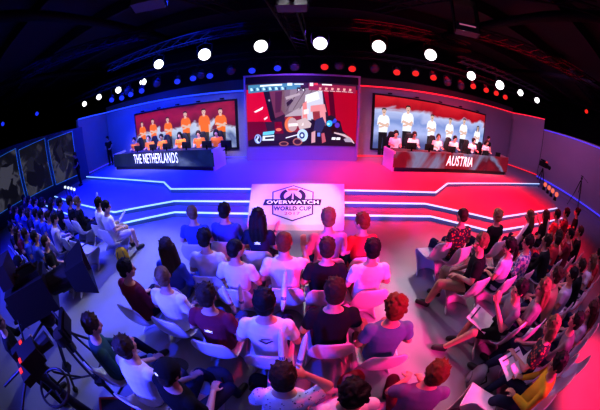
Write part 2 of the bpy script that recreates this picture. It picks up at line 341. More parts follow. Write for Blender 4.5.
cp([(297,121),(306,118),(312,124),(311,128),(300,130)],(.62,.5,.52),1,6); ce(330,123.5,3,3.3,(.06,.5,.95),1,7); ce(334,120.5,3.4,2.8,(.05,.10,.7),1,6); ce(338,125,2.6,2.8,(.15,.06,.55),1,6); ce(329,124,1.3,1.3,(.5,.9,1),1,8)
cp([(312,133),(316,131),(316,143),(312,144)],(.65,.4,.45),1,7); cp([(318,133),(321,133),(321,137),(318,137)],(.2,.3,.9),1,7); cp([(322,134),(325,133),(327,142),(323,144)],(.55,.15,.2),1,7)
cp([(333,137.5),(337,137.5),(336.5,140),(332.5,140)],(.9,.9,.95),1,8); cp([(337.8,137.5),(341.8,137.5),(341.5,140),(337.3,140)],(.9,.9,.95),1,8)
cp([(335,132),(346,134),(353,138),(357,143),(356,143.5),(350,138.5),(343,135.5),(335,133.5)],(.65,.5,.55),1,7); cp([(345,139),(351,137),(354,142),(347,142)],(.45,.4,.5),1,7)
for k in range(4):
    cp([(286+k*7,112-k*1.5),(287+k*7,111.6-k*1.5),(300+k*6.5,90),(299+k*6.5,90)],(.18,.11,.14),1,2.5)
cp([(276,92),(283,91),(281,112),(276,113)],(.13,.03,.08),1,2.5); cp([(286,97),(300,93),(301,95),(287,100)],(.50,.42,.46),1,2.6)
cp([(247,141),(262,134),(276,141),(290,141),(306,131),(306,146.4),(247,146.4)],(.03,.01,.03),1,3.5)
cp([(316,120),(323,117),(326,124),(322,133),(314,131)],(.05,.05,.16),1,6.5); cp([(326,118),(331,115),(336,117),(333,121)],(.02,.02,.04),1,6.5)
cp([(304,110),(309,109),(309,114),(304,115)],(.95,.75,.75),1,4.5); cp([(306,95),(318,91),(320,99),(305,104)],(.80,.80,.88),1,3.2)
# score bar
cp([(249,83.5),(301,83),(301,89),(249,92)],(.10,.30,.45),1,6); cp([(309,83.5),(356,84.5),(356,92),(309,90)],(.35,.03,.10),1,6)
for k in range(6):
    x=251+k*6.2; cp([(x,86.8),(x+1.8,86.4),(x+3.2,89.3),(x+.5,89.8)],(.55,.75,.9),1,8); cp([(x+3.4,87),(x+5,87),(x+5.2,90),(x+3.6,90)],(.03,.10,.22),1,8)
    x=319+k*6.0; cp([(x+.4,87),(x+2.8,87.4),(x+2.2,89.8),(x,89.4)],(.85,.5,.45),1,8); cp([(x-1,90.2),(x+4,90.5),(x+4,91),(x-1,90.8)],(.85,.7,.7),1,8)
cp([(261,84.2),(283,83.6),(283,85.3),(261,85.8)],(.9,.95,1),1,8); cp([(288,82.8),(293,82.8),(293,85.6),(288,85.6)],(.75,.9,1),1,8); cp([(295,83.4),(304,83.4),(304,84.8),(295,84.8)],(.7,.8,.9),1,8)
cp([(310,82.6),(313.5,82.6),(313.5,86),(310,86)],(.95,.85,.9),1,8); cp([(314.5,82.8),(318,82.8),(318,85),(314.5,85)],(.9,.1,.15),1,8); cp([(322,83.4),(332,83.6),(332,85),(322,84.9)],(.95,.9,.9),1,8)
cp([(297.5,87.5),(301,87.5),(301,91),(297.5,91)],(.02,.02,.03),1,8); cp([(302,87.5),(305.5,87.5),(305.5,91),(302,91)],(.02,.02,.03),1,8); ce(299.3,90,.8,.9,(.9,.9,.9),1,9); ce(303.8,90,.8,.9,(.9,.9,.9),1,9)
me_m=[flat('display_tone',tuple(v**1.15 for v in c),1.15*s) for c,s in cols]
dsp.build('display',me_m,root)

# ------------------------------------------------------------------ posters
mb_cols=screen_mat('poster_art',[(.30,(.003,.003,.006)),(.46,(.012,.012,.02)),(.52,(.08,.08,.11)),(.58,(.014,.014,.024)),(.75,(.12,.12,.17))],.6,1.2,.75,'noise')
pa=Vector((-12.35,9.02)); pb=Vector((-14.45,5.35))
FP=frame_of((-16.8,1.2),(-11.95,9.8))
plen=(Vector((-11.95,9.8))-Vector((-16.8,1.2))).length
def spos(x): return (x+16.8)/4.85*plen
for k,(xa,xb,z0,z1,lab) in enumerate([(-13.10,-12.30,.72,3.18,'grey abstract banner panel nearest the stage corner, cyan lit edge'),(-14.12,-13.22,.78,3.36,'grey abstract banner panel in the middle of three, cyan lit edge'),(-15.4,-14.24,.85,3.52,'grey abstract banner panel at the left picture edge, cyan lit edge')]):
    r=empty('banner_panel',(0,0,0)); r.matrix_world=FP@Matrix.Translation((spos(xa),z0,0)); tag(r,lab,'banner')
    w=spos(xb)-spos(xa); h=z1-z0
    mb=MB(); mb.box((w/2,h/2,.05),(w,h,.06)); o=mb.build('printed_panel',mb_cols,r); 
    art=MB(); cx=w/2
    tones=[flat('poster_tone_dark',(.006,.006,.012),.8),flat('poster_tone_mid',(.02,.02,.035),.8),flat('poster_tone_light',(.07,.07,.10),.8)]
    rnd=random.Random(k+3)
    for j in range(9):     # overlapping soft shards, an abstract print
        a0=rnd.uniform(0,6.28); px=w*rnd.uniform(.3,.7); py=h*rnd.uniform(.2,.8); n=7
        art.add([(px+math.cos(a0+i*6.283/n)*w*rnd.uniform(.08,.3),py+math.sin(a0+i*6.283/n)*h*rnd.uniform(.08,.24),.085+j*.001) for i in range(n)],[tuple(range(n))],rnd.choice([0,0,1,1,2]))
    art.build('printed_shapes',tones,r)
    mb=MB(); t=.035
    mb.box((w/2,-t/2,.06),(w+2*t,t,.10)); mb.box((w/2,h+t/2,.06),(w+2*t,t,.10)); mb.box((-t/2,h/2,.06),(t,h,.10)); mb.box((w+t/2,h/2,.06),(t,h,.10)); mb.build('light_frame',M['frame_cyan'],r)

# ------------------------------------------------------------------ logo ramp
RY0,RZ0,RY1,RZ1=7.02,.53,5.25,.13
def rp(x,y,off=.004):
    t=(y-RY1)/(RY0-RY1); return (x,y,RZ1+(RZ0-RZ1)*t+off)
mb=MB()
a=[(-1.46,RY0),(1.34,RY0),(1.08,RY1),(-1.30,RY1)]
top=[(x,y,RZ0 if y==RY0 else RZ1) for x,y in a]; bot=[(-1.46,RY0,.0),(1.34,RY0,.0),(1.06,RY1-.06,.0),(-1.28,RY1-.06,.0)]
mb.add(bot+top,[(0,1,2,3),(7,6,5,4),(0,4,5,1),(1,5,6,2),(2,6,7,3),(3,7,4,0)])
ramp=mb.build('logo_ramp',M['ramp']); tag(ramp,'white sloped ramp panel with the tournament logo at the centre of the stage steps','ramp')
lg=MB()
def ring(c,ro,ri,a0,a1,mi,off,n=24,sy=1):
    vs=[];fs=[]
    for i in range(n+1):
        t=a0+(a1-a0)*i/n
        for r in (ro,ri): vs.append(rp(c[0]+r*math.cos(t),c[1]+sy*r*math.sin(t),off))
    for i in range(n): fs.append((2*i,2*i+1,2*i+3,2*i+2))
    lg.add(vs,fs,mi)
def lp(pts,mi,off): lg.add([rp(x,y,off) for x,y in pts],[tuple(range(len(pts)))],mi)
cx=-.19
hexo=[(0,6.93),(.58,6.60),(.52,5.62),(0,5.36),(-.52,5.62),(-.60,6.60)]; cyh=6.15
ho=[(cx+x,y) for x,y in hexo]; hi=[(cx+x*.94,cyh+(y-cyh)*.94) for x,y in hexo]
for i in range(6):
    j=(i+1)%6; lp([ho[i],ho[j],hi[j],hi[i]],0,.004)
ec=(cx-.01,6.40); sy=.95
ring(ec,.36,.25,R(62),R(118),1,.006,sy=1.05)
ring(ec,.36,.25,R(126),R(236),0,.006,sy=1.05); ring(ec,.36,.25,R(-56),R(54),0,.006,sy=1.05)
for sgn in (-1,1):
    lp([(ec[0]+sgn*.02,ec[1]+.16),(ec[0]+sgn*.075,ec[1]+.02),(ec[0]+sgn*.26,ec[1]-.20),(ec[0]+sgn*.16,ec[1]-.30),(ec[0]+sgn*.025,ec[1]-.14)][::sgn],0,.007)
lp([(cx-.80,5.98),(cx+.73,5.98),(cx+.78,6.24),(cx-.76,6.24)],0,.009)
text_mesh('OVERWATCH',.15,lg,lambda x,y:rp(cx-.01+x,6.11+y,.012),2,1.40,.03,0)
text_mesh('WORLD CUP',.17,lg,lambda x,y:rp(cx-.01+x,5.845+y,.012),0,.98,.03)
text_mesh('2017',.11,lg,lambda x,y:rp(cx-.01+x,5.65+y,.012),3,.40,.01)
lg.build('logo_print',[M['ink'],M['orange_ink'],M['white_ink'],M['red_ink']],ramp)

# ------------------------------------------------------------------ player desks
def front_mat(name,ramp,rot): return screen_mat(name,ramp,.5,1.5,.5,'noise',rot)
dkL=screen_mat('desk_print_blue',[(.32,(.02,.05,.20)),(.45,(.008,.02,.08)),(.60,(.03,.05,.15)),(.72,(.22,.28,.50))],.35,1.5,.55,'noise')
dkR=screen_mat('desk_print_red',[(.30,(.22,.0,.02)),(.46,(.35,.01,.03)),(.54,(.30,.36,.60)),(.62,(.16,.0,.02)),(.8,(.50,.02,.04))],.30,1.5,.6,'noise')
def desk(A,B,dm,txt,ts,tw,label,side,z1a=.84,z1b=.96):
    A=Vector(A); B=Vector(B); L=(B-A).length; F=frame_of(A,B); root=empty('player_desk',(0,0,0)); root.matrix_world=F@Matrix.Translation((0,STAGE,0))
    tag(root,label,'desk')
    mb=MB(); mb.box((L/2,.09,-.45),(L-.1,.18,.80)); mb.build('plinth',M['fascia'],root)
    mb=MB(); mb.add([(0,.18,.03),(L,.18,.03),(L,z1b,.0),(0,z1a,.0),(0,.18,-.04),(L,.18,-.04),(L,z1b,-.05),(0,z1a,-.05)],[(0,1,2,3),(7,6,5,4),(3,2,6,7),(0,4,5,1),(0,3,7,4),(1,5,6,2)]); mb.build('front_panel',dm,root)
    for x,zz in ((.03,z1a),(L-.03,z1b)):
        mb=MB(); mb.box((x,zz/2,-.47),(.07,zz,.95)); mb.build('side_panel',M['plastic'] if x<1 or side<0 else M['wall'],root)
    mb=MB(); mb.box((L/2,.72,-.50),(L-.1,.04,.88)); mb.build('desktop',M['fascia'],root)
    t=MB(); text_mesh(txt,.46,t,lambda x,y:(ts+x,.55+y,.035-.0),0,tw, .006 if len(txt)>8 else .012, .12 if len(txt)<8 else 0)
    t.build('lettering',M['white_text'],root)
    return root,F,L
Lr,LF,LL=desk((-9.75,10.07),(-3.24,8.75),dkL,'THE NETHERLANDS',(-6.42+9.75)/6.51*6.643,2.95,'long player desk lettered THE NETHERLANDS on the blue side of the stage',-1,.84,.84)
Rr,RF,RL=desk((3.52,8.7),(11.1,9.5),dkR,'AUSTRIA',(7.05-3.52)/7.58*7.622,1.75,'long player desk lettered AUSTRIA on the red side of the stage',1,.80,.98)

# ================================================================== PEOPLE
def loft(mb, rings, n=20):
    rr=[]
    for c,ux,uy,rx,ry in rings: rr.append([c+ux*(rx*math.cos(t))+uy*(ry*math.sin(t)) for t in [2*math.pi*i/n for i in range(n)]])
    mb.rings(rr)
def remesh(mb, vox, smooth=3, name='m'):
    me=mb.mesh(name,[]); o=bpy.data.objects.new('tmp',me); C.objects.link(o)
    bm=bmesh.new(); bm.from_mesh(me); bmesh.ops.recalc_face_normals(bm,faces=bm.faces); bm.to_mesh(me); bm.free()
    md=o.modifiers.new('r','REMESH'); md.mode='VOXEL'; md.voxel_size=vox; md.adaptivity=0
    if smooth: s=o.modifiers.new('s','SMOOTH'); s.factor=.5; s.iterations=smooth
    dg=bpy.context.evaluated_depsgraph_get(); out=bpy.data.meshes.new_from_object(o.evaluated_get(dg)); out.name=name
    bpy.data.objects.remove(o); bpy.data.meshes.remove(me)
    out.materials.clear()
    for p in out.polygons: p.use_smooth=True
    return out

TS=[(-.09,.145,.11),(-.03,.175,.135),(.03,.170,.130),(.13,.158,.118),(.25,.165,.120),(.36,.186,.124),(.43,.196,.112),(.475,.165,.088),(.505,.095,.068),(.535,.062,.060),(.58,.056,.056)]
POSES={}
def pose(name, lean0=-6, lean1=8, hy=0, hp=8, hr=0, shoul=0, elbows=None, wrists=None, hd=None, knees=None, ankles=None, pelvis=(0,0,.54), foot=None, curl=.5, standing=False):
    POSES[name]=dict(lean0=lean0,lean1=lean1,hy=hy,hp=hp,hr=hr,el=elbows,wr=wrists,hd=hd,kn=knees,an=ankles,pel=pelvis,foot=foot,curl=curl,st=standing)
KN=((-.15,.44,.52),(.15,.44,.52)); AN=((-.14,.46,.09),(.14,.46,.09))
pose('lap',elbows=((-.27,-.02,.76),(.27,-.02,.76)),wrists=((-.13,.20,.64),(.13,.20,.64)))
pose('lap_look_left',hy=38,lean1=10,elbows=((-.27,.0,.76),(.27,-.02,.76)),wrists=((-.08,.22,.66),(.12,.24,.64)),knees=((-.22,.42,.52),(.14,.44,.52)),ankles=((-.2,.5,.09),(.12,.40,.09)))
pose('lap_look_right',hy=-35,lean1=6,elbows=((-.28,.0,.76),(.26,.0,.76)),wrists=((-.12,.24,.64),(.06,.22,.66)),knees=((-.16,.45,.52),(.2,.43,.52)))
pose('lean',lean0=8,lean1=30,hp=-4,elbows=((-.25,.22,.70),(.25,.22,.70)),wrists=((-.08,.42,.64),(.08,.42,.62)),knees=((-.2,.45,.52),(.2,.45,.52)))
pose('folded',lean0=-8,lean1=4,hp=6,elbows=((-.26,.03,.74),(.26,.03,.74)),wrists=((.04,.20,.76),(-.04,.22,.80)),hd=((1,.1,0),(-1,.1,.1)))
pose('clap',lean0=2,lean1=12,hp=4,hy=10,elbows=((-.25,.16,.78),(.25,.16,.78)),wrists=((-.05,.36,1.0),(.05,.36,1.0)),hd=((.1,.15,1),(-.1,.15,1)),knees=((-.12,.46,.52),(.1,.47,.52)),ankles=((-.1,.72,.10),(.12,.50,.09)),curl=.15)
pose('raise',hp=6,elbows=((-.27,-.02,.76),(.27,.14,.86)),wrists=((-.13,.20,.64),(.22,.30,1.0)),hd=((.1,1,0),(0,.3,1)))
pose('hand_head',hp=14,lean1=14,elbows=((-.27,.02,.76),(.33,.12,1.02)),wrists=((-.13,.24,.66),(.15,.14,1.20)),hd=((.1,1,0),(-.5,-.2,.6)))
pose('type',lean0=4,lean1=16,hp=4,elbows=((-.25,.10,.76),(.25,.10,.76)),wrists=((-.16,.36,.80),(.16,.36,.80)),hd=((.1,1,0),(-.1,1,0)),pelvis=(0,0,.56))
pose('hold',lean0=0,lean1=14,hp=20,elbows=((-.26,.06,.74),(.26,.06,.74)),wrists=((-.14,.30,.68),(.14,.30,.68)),hd=((.3,1,.1),(-.3,1,.1)),knees=((-.18,.44,.52),(.18,.46,.52)),ankles=((-.16,.60,.09),(.12,.56,.09)))
pose('stand',lean0=0,lean1=4,hp=2,elbows=((-.25,-.02,1.18),(.25,-.02,1.18)),wrists=((-.20,.16,1.02),(.18,.20,1.05)),hd=((.6,.7,0),(-.6,.7,0)),knees=((-.10,.03,.50),(.10,.03,.50)),ankles=((-.12,0,.08),(.12,0,.08)),pelvis=(0,0,.95),standing=True)
pose('operate',lean0=2,lean1=14,hp=6,elbows=((-.27,.14,1.20),(.27,.14,1.20)),wrists=((-.16,.40,1.28),(.16,.40,1.25)),hd=((.2,1,.1),(-.2,1,.1)),knees=((-.12,.05,.50),(.12,.0,.50)),ankles=((-.16,.04,.08),(.14,-.06,.08)),pelvis=(0,0,.95),standing=True)

def spine(P):
    pel=Vector(P['pel']); pts=[]; prev=None; pos=pel.copy(); t0=-.09; last=0
    def ang(t): return R(P['lean0']+(P['lean1']-P['lean0'])*max(0,min(1,t/.5)))
    out={}; tt=sorted([s[0] for s in TS]+[0,.47]); 
    # integrate from 0
    def at(t):
        n=12; p=pel.copy()
        for i in range(n):
            a=ang(t*(i+.5)/n); p=p+Vector((0,math.sin(a),math.cos(a)))*(t/n)
        return p, ang(t)
    return at
def hand(mb, w, d, side, palm_n, curl):
    w=Vector(w); d=Vector(d).normalized(); n=Vector(palm_n); n=(n-d*n.dot(d)); n=n.normalized() if n.length>.01 else d.orthogonal().normalized()
    l=d.cross(n)*side        # points to the thumb side
    M3=Matrix((l,d,n)).transposed()
    mb.ell(w+d*.05,(.042,.055,.018),M3)
    for i,(off,L) in enumerate(((.030,.075),(.010,.085),(-.011,.080),(-.030,.062))):
        b=w+d*.088+l*off; a=.15; seg=L/3; p=b
        for s in range(3):
            a+=curl*(.45+.25*s); dd=d*math.cos(a)+n*math.sin(a)+l*off*1.2; q=p+dd*seg; mb.cap(p,q,.0105-.0008*s,.0100-.0008*s,8); p=q
    b=w+d*.03+l*.034; q=b+(d*.6+l*.7+n*.3).normalized()*.036; mb.cap(b,q,.0125,.011,8); mb.cap(q,q+(d*.85+l*.25+n*.4).normalized()*.032,.011,.0095,8)
body_cache={}; HS=1.10
def build_pose(name, long_sleeve=False, shorts=False, slim=1.0):
    key=(name,long_sleeve,shorts,slim)
    if key in body_cache: return body_cache[key]
    P=POSES[name]; at=spine(P); V=Vector
    kn=P['kn'] or KN; an=P['an'] or AN; el=P['el']; wr=P['wr']; hd=P['hd'] or ((.25,1,-.25),(-.25,1,-.25))
    def torso(mb, infl, t_lo=-9, t_hi=9):
        rg=[]
        for t,rx,ry in TS:
            if t<t_lo or t>t_hi: continue
            c,a=at(t); ry2=ry*(.94 if slim<1 else 1); w=rx*(slim if .05<t<.5 else 1)
            if slim<1 and .03<t<.2: w*=.93
            rg.append((c,V((1,0,0)),V((0,math.cos(a),-math.sin(a))),w+infl,ry2+infl))
        loft(mb,rg)
    sc,sa=at(.445); sh=[sc+V((s*(.178*slim+.005),-.005,-.005)) for s in (-1,1)]
    pc,_=at(0); hips=[pc+V((s*.085,.01,-.01)) for s in (-1,1)]
    nc,na=at(.565)
    hm=Euler((R(-P['hp']),R(P['hr']),R(P['hy']))).to_matrix()
    hb=nc+V((0,.015,.02)); hc=hb+hm@V((0,.012,.112)); hm0=hm; hm=hm*HS
    mb=MB(); torso(mb,0)
    mb.cap(nc-V((0,0,.07)),hb+hm@V((0,-.005,.05)),.056,.053)
    # head: skull, jaw, nose, brow, ears
    mb.ell(hc+hm@V((0,-.008,.018)),(.074,.093,.093),hm); mb.ell(hc+hm@V((0,.022,-.035)),(.058,.070,.075),hm); mb.ell(hc+hm@V((0,.055,-.085)),(.030,.028,.024),hm)
    mb.cap(hc+hm@V((0,.088,.015)),hc+hm@V((0,.104,-.028)),.010,.015,8)
    mb.cap(hc+hm@V((-.03,.080,.026)),hc+hm@V((.03,.080,.026)),.013,.013,8)
    mb.cap(hc+hm@V((-.018,.085,-.058)),hc+hm@V((.018,.085,-.058)),.009,.009,8)
    for s in (-1,1):
        mb.ell(hc+hm@V((s*.078,-.006,-.005)),(.010,.019,.032),hm,n=8,m=6)
        mb.ell(hc+hm@V((s*.036,.062,-.03)),(.024,.022,.025),hm,n=8,m=6)
    for i,s in enumerate((-1,1)):
        mb.ell(sh[i],(.062,.062,.062)); mb.cap(sh[i],el[i],.054*(.6+.4*slim),.042*(.6+.4*slim)); mb.cap(el[i],wr[i],.043*(.6+.4*slim),.029)
        n=V((0,0,-1)) if not P['st'] else V((-s,0,-.2))
        if name=='clap' or name=='hand_head' and s>0: n=V((-s,0,0))
        hand(mb,wr[i],hd[i],-s,n,P['curl'])
        mb.cap(hips[i],kn[i],.090,.060); mb.cap(kn[i],an[i],.060,.040)
        a=V(an[i]); kd=(V(kn[i])-V(hips[i])); fd=V((kd.x*.4,1,0)).normalized() if not P['st'] else V((s*.2,1,0)).normalized()
        mb.cap(a+V((0,0,-.03)),a+fd*.15+V((0,0,-.055)),.042,.030)
    body=remesh(mb,.0085,3,'person_body')
    # eyes and lips by place
    body.materials.append(SK[0]); body.materials.append(M['eye']); body.materials.append(M['lip'])
    for p in body.polygons:
        c=p.center
        if (c-hc).length<.15:
            l=hm0.transposed()@(c-hc)/HS
            if l.y>.05:
                if abs(abs(l.x)-.031)<.013 and abs(l.z-.006)<.007: p.material_index=1
                elif abs(l.x)<.024 and abs(l.z+.058)<.008: p.material_index=2
    # shirt
    mb=MB(); torso(mb,.013,-.04,.53)
    for i,s in enumerate((-1,1)):
        mb.ell(sh[i],(.073,.073,.070)); E=V(el[i]); W=V(wr[i])
        if long_sleeve: mb.cap(sh[i],E,.064,.054); mb.cap(E,E.lerp(W,.93),.055,.040)
        else: mb.bar(sh[i],sh[i].lerp(E,.68),.066,.064,14)
    shirt=remesh(mb,.011,3,'shirt')
    mb=MB(); rg=[]
    for t,rx,ry in TS[:4]:
        c,a=at(t); rg.append((c,V((1,0,0)),V((0,math.cos(a),-math.sin(a))),rx+.008,ry+.008))
    loft(mb,rg)
    for i,s in enumerate((-1,1)):
        K=V(kn[i]); A_=V(an[i])
        if shorts: mb.cap(hips[i],hips[i].lerp(K,.8),.102,.080)
        else: mb.cap(hips[i],K,.100,.072); mb.bar(K,K.lerp(A_,.93),.072,.055,14); mb.ell(K,(.073,.073,.073))
    trousers=remesh(mb,.012,3,'trousers')
    shoes=[]
    for i,s in enumerate((-1,1)):
        mb=MB(); a=V(an[i]); kd=(V(kn[i])-hips[i]); fd=V((kd.x*.4,1,0)).normalized() if not P['st'] else V((s*.2,1,0)).normalized()
        mb.cap(a+V((0,0,-.02)),a+fd*.14+V((0,0,-.045)),.052,.042); mb.cap(a+fd*-.02+V((0,0,-.045)),a+fd*.15+V((0,0,-.05)),.044,.042); 
        r_=remesh(mb,.012,2,'shoe')
        for v in r_.vertices: v.co.z=max(v.co.z,.004 if not P['st'] else .004)
        shoes.append(r_)
    # collar band round the neck
    body_cache[key]=(body,shirt,trousers,shoes,hc,hm,at,sh)
    return body_cache[key]

hair_cache={}
def hair_mesh(style):
    if style in hair_cache: return hair_cache[style]
    V=Vector; mb=MB()
    z=.018
    if style=='cap':
        mb.ell((0,-.012,z+.018),(.086,.106,.088)); mb.box((0,-.03,z-.03),(.15,.13,.05))
    elif style=='buzz':
        mb.ell((0,-.020,z+.014),(.081,.094,.092)); mb.ell((0,-.055,-.03),(.066,.048,.055))
    elif style=='curly':
        mb.ell((0,-.018,z+.02),(.092,.105,.100)); mb.ell((0,-.05,-.03),(.078,.062,.07))
        rn=random.Random(3)
        for i in range(70):
            t=rn.uniform(0,6.28); ph=rn.uniform(-.2,1.5); d=V((math.cos(t)*math.cos(ph),math.sin(t)*math.cos(ph),math.sin(ph)))
            if d.y>.55 and d.z<.35: continue
            mb.ell((d.x*.092,-.018+d.y*.105,z+.02+d.z*.10),(.017,.017,.017),n=6,m=5)
    else:
        mb.ell((0,-.020,z+.022),(.087,.101,.097)); mb.ell((0,-.055,-.025),(.074,.055,.065)); 
        for s in (-1,1): mb.ell((s*.066,.012,.015),(.018,.03,.035),n=8,m=6)
        rn=random.Random(5)
        for i in range(26):     # loose tufts on the crown
            t=rn.uniform(0,6.28); ph=rn.uniform(.5,1.5); d=V((math.cos(t)*math.cos(ph),math.sin(t)*math.cos(ph),math.sin(ph)))
            p=V((d.x*.08,-.02+d.y*.095,z+.022+d.z*.09)); mb.cap(p,p+V((d.x*.018,d.y*.018+.012,d.z*.016)),.013,.006,6)
    if style=='long':
        for s in (-1,0,1):
            mb.tube([(s*.045,-.05,.03),(s*.055,-.085,-.08),(s*.06,-.10,-.20),(s*.055,-.10,-.30),(s*.04,-.09,-.36)],[.06,.052,.05,.04,.015],10)
        for s in (-1,1): mb.tube([(s*.07,-.01,.03),(s*.082,-.02,-.08),(s*.085,-.045,-.19),(s*.08,-.07,-.28)],[.03,.028,.03,.015],8)
    if style=='bob':
        for s in (-1,0,1): mb.tube([(s*.045,-.05,.03),(s*.06,-.065,-.06),(s*.06,-.055,-.13)],[.06,.052,.035],10)
        for s in (-1,1): mb.tube([(s*.07,.0,.03),(s*.082,.0,-.06),(s*.078,.0,-.12)],[.03,.028,.02],8)
    if style=='bun':
        mb.ell((0,-.10,.085),(.05,.05,.05))
    if style=='ponytail':
        mb.tube([(0,-.09,.05),(0,-.145,.0),(0,-.15,-.12),(0,-.13,-.24)],[.02,.034,.036,.012],10)
    me=remesh(mb,.008,1,'hair'); 
    for v in me.vertices:
        n=noise.noise(v.co*55)*.0035+noise.noise(v.co*22)*.004 if style!='cap' else 0
        v.co+=v.normal*n
    me.materials.append(HM['black']); hair_cache[style]=me; return me
cap_visor=None
def visor_mesh():
    mb=MB(); V=[]; n=12
    top=[]; 
    for i in range(n+1):
        t=math.pi*i/n; top.append((.078*math.cos(t),.085+.085*math.sin(t),.018-.012*math.sin(t)))
    vs=[(p[0],p[1],p[2]) for p in top]+[(p[0],p[1],p[2]-.006) for p in top]
    mb.add(vs,[tuple(range(n+1)),tuple(range(2*n+1,n,-1))]+[(i,n+1+i,n+2+i,i+1) for i in range(n)]); return mb
headset_me=None
def headset_mesh():
    mb=MB(); pts=[(.098*math.cos(t),-.01,.02+.118*math.sin(t)) for t in [math.pi*i/14 for i in range(15)]]
    mb.tube(pts,.010,8)
    for s in (-1,1): mb.ell((s*.092,-.008,0),(.022,.038,.045),n=12,m=8)
    mb.tube([(-.095,.0,-.03),(-.085,.06,-.06),(-.04,.10,-.065)],.005,6)
    return mb.mesh('headset',[M['black']],True)
def setmat(o,i,m):
    o.material_slots[i].link='OBJECT'; o.material_slots[i].material=m
PEOPLE=[]
def person(x, y, yaw, ps, label, shirt='white', trousers='navy', hair='short', hcol='black', skin=0, ls=False, shorts=False, slim=1.0, z=0, group=None, shoe='shoe', headset=False, head_at=True, scale=1.0, logo=None, capcol=None):
    body,sh_,tr,shoes,hc,hm,at,shd=build_pose(ps,ls,shorts,slim)
    r=R(yaw)
    if head_at:      # x, y give the place of the head
        off=Matrix.Rotation(r,3,'Z')@Vector((hc.x,hc.y,0))*scale; x-=off.x; y-=off.y
    if not body.materials: body.materials.append(SK[0])
    o=link('person',body); o.location=(x,y,z); o.rotation_euler=(0,0,r); o.scale=(scale,)*3; setmat(o,0,SK[skin])
    tag(o,label,'person',group)
    for nm,me,m in (('shirt',sh_,CM[shirt]),('trousers',tr,CM[trousers])):
        if not me.materials: me.materials.append(CM['white'])
        c=link(nm,me,o); setmat(c,0,m)
    for me in shoes:
        if not me.materials: me.materials.append(M['shoe'])
        c=link('shoe',me,o); setmat(c,0,M[shoe])
    h=link('cap' if hair=='cap' else 'hair',hair_mesh(hair),o); h.matrix_local=Matrix.Translation(hc)@hm.to_4x4()@Matrix.Diagonal((1.06,1.02,.98,1))
    setmat(h,0,CM[capcol] if capcol else HM[hcol])
    if hair=='cap':
        v=visor_mesh().build('visor',CM[capcol],h); 
        lm=MB(); lm.ell((.0,-.118,.05),(.018,.004,.014),n=10,m=6); lm.build('cap_badge',M['white_ink'],h)
        hr_=link('hair',hair_mesh('buzz'),o); hr_.matrix_local=Matrix.Translation(hc+hm@Vector((0,-.006,-.03)))@hm.to_4x4(); setmat(hr_,0,HM[hcol])
    if headset:
        global headset_me
        headset_me=headset_me or headset_mesh(); g=link('headset',headset_me,o); g.matrix_local=Matrix.Translation(hc)@hm.to_4x4()
    if logo:
        c,a=at(.385); lm=MB(); back=c+Vector((0,-.152*math.cos(a),0.0))
        def LP(u,v): return (back.x+u, back.y+v*math.sin(a)-.002+abs(u)*.18, back.z+v*math.cos(a))
        if logo=='mark': 
            lm.add([LP(-.05,.0),LP(-.015,-.022),LP(0,-.008),LP(.015,-.022),LP(.05,.0),LP(.02,.005),LP(0,.02),LP(-.02,.005)],[tuple(range(8))]); lm.add([LP(-.045,-.032),LP(.045,-.032),LP(.045,-.024),LP(-.045,-.024)],[(0,1,2,3)])
        else:
            lm.add([LP(-.07,.0),LP(0,-.035),LP(.07,.0),LP(.05,.012),LP(0,-.012),LP(-.05,.012)],[tuple(range(6))]); lm.add([LP(-.04,.02),LP(.04,.02),LP(.04,.032),LP(-.04,.032)],[(0,1,2,3)])
        lm.build('shirt_print',M['white_ink'] if shirt!='white' else M['ink'],o)
    PEOPLE.append((o,x,y,yaw)); return o

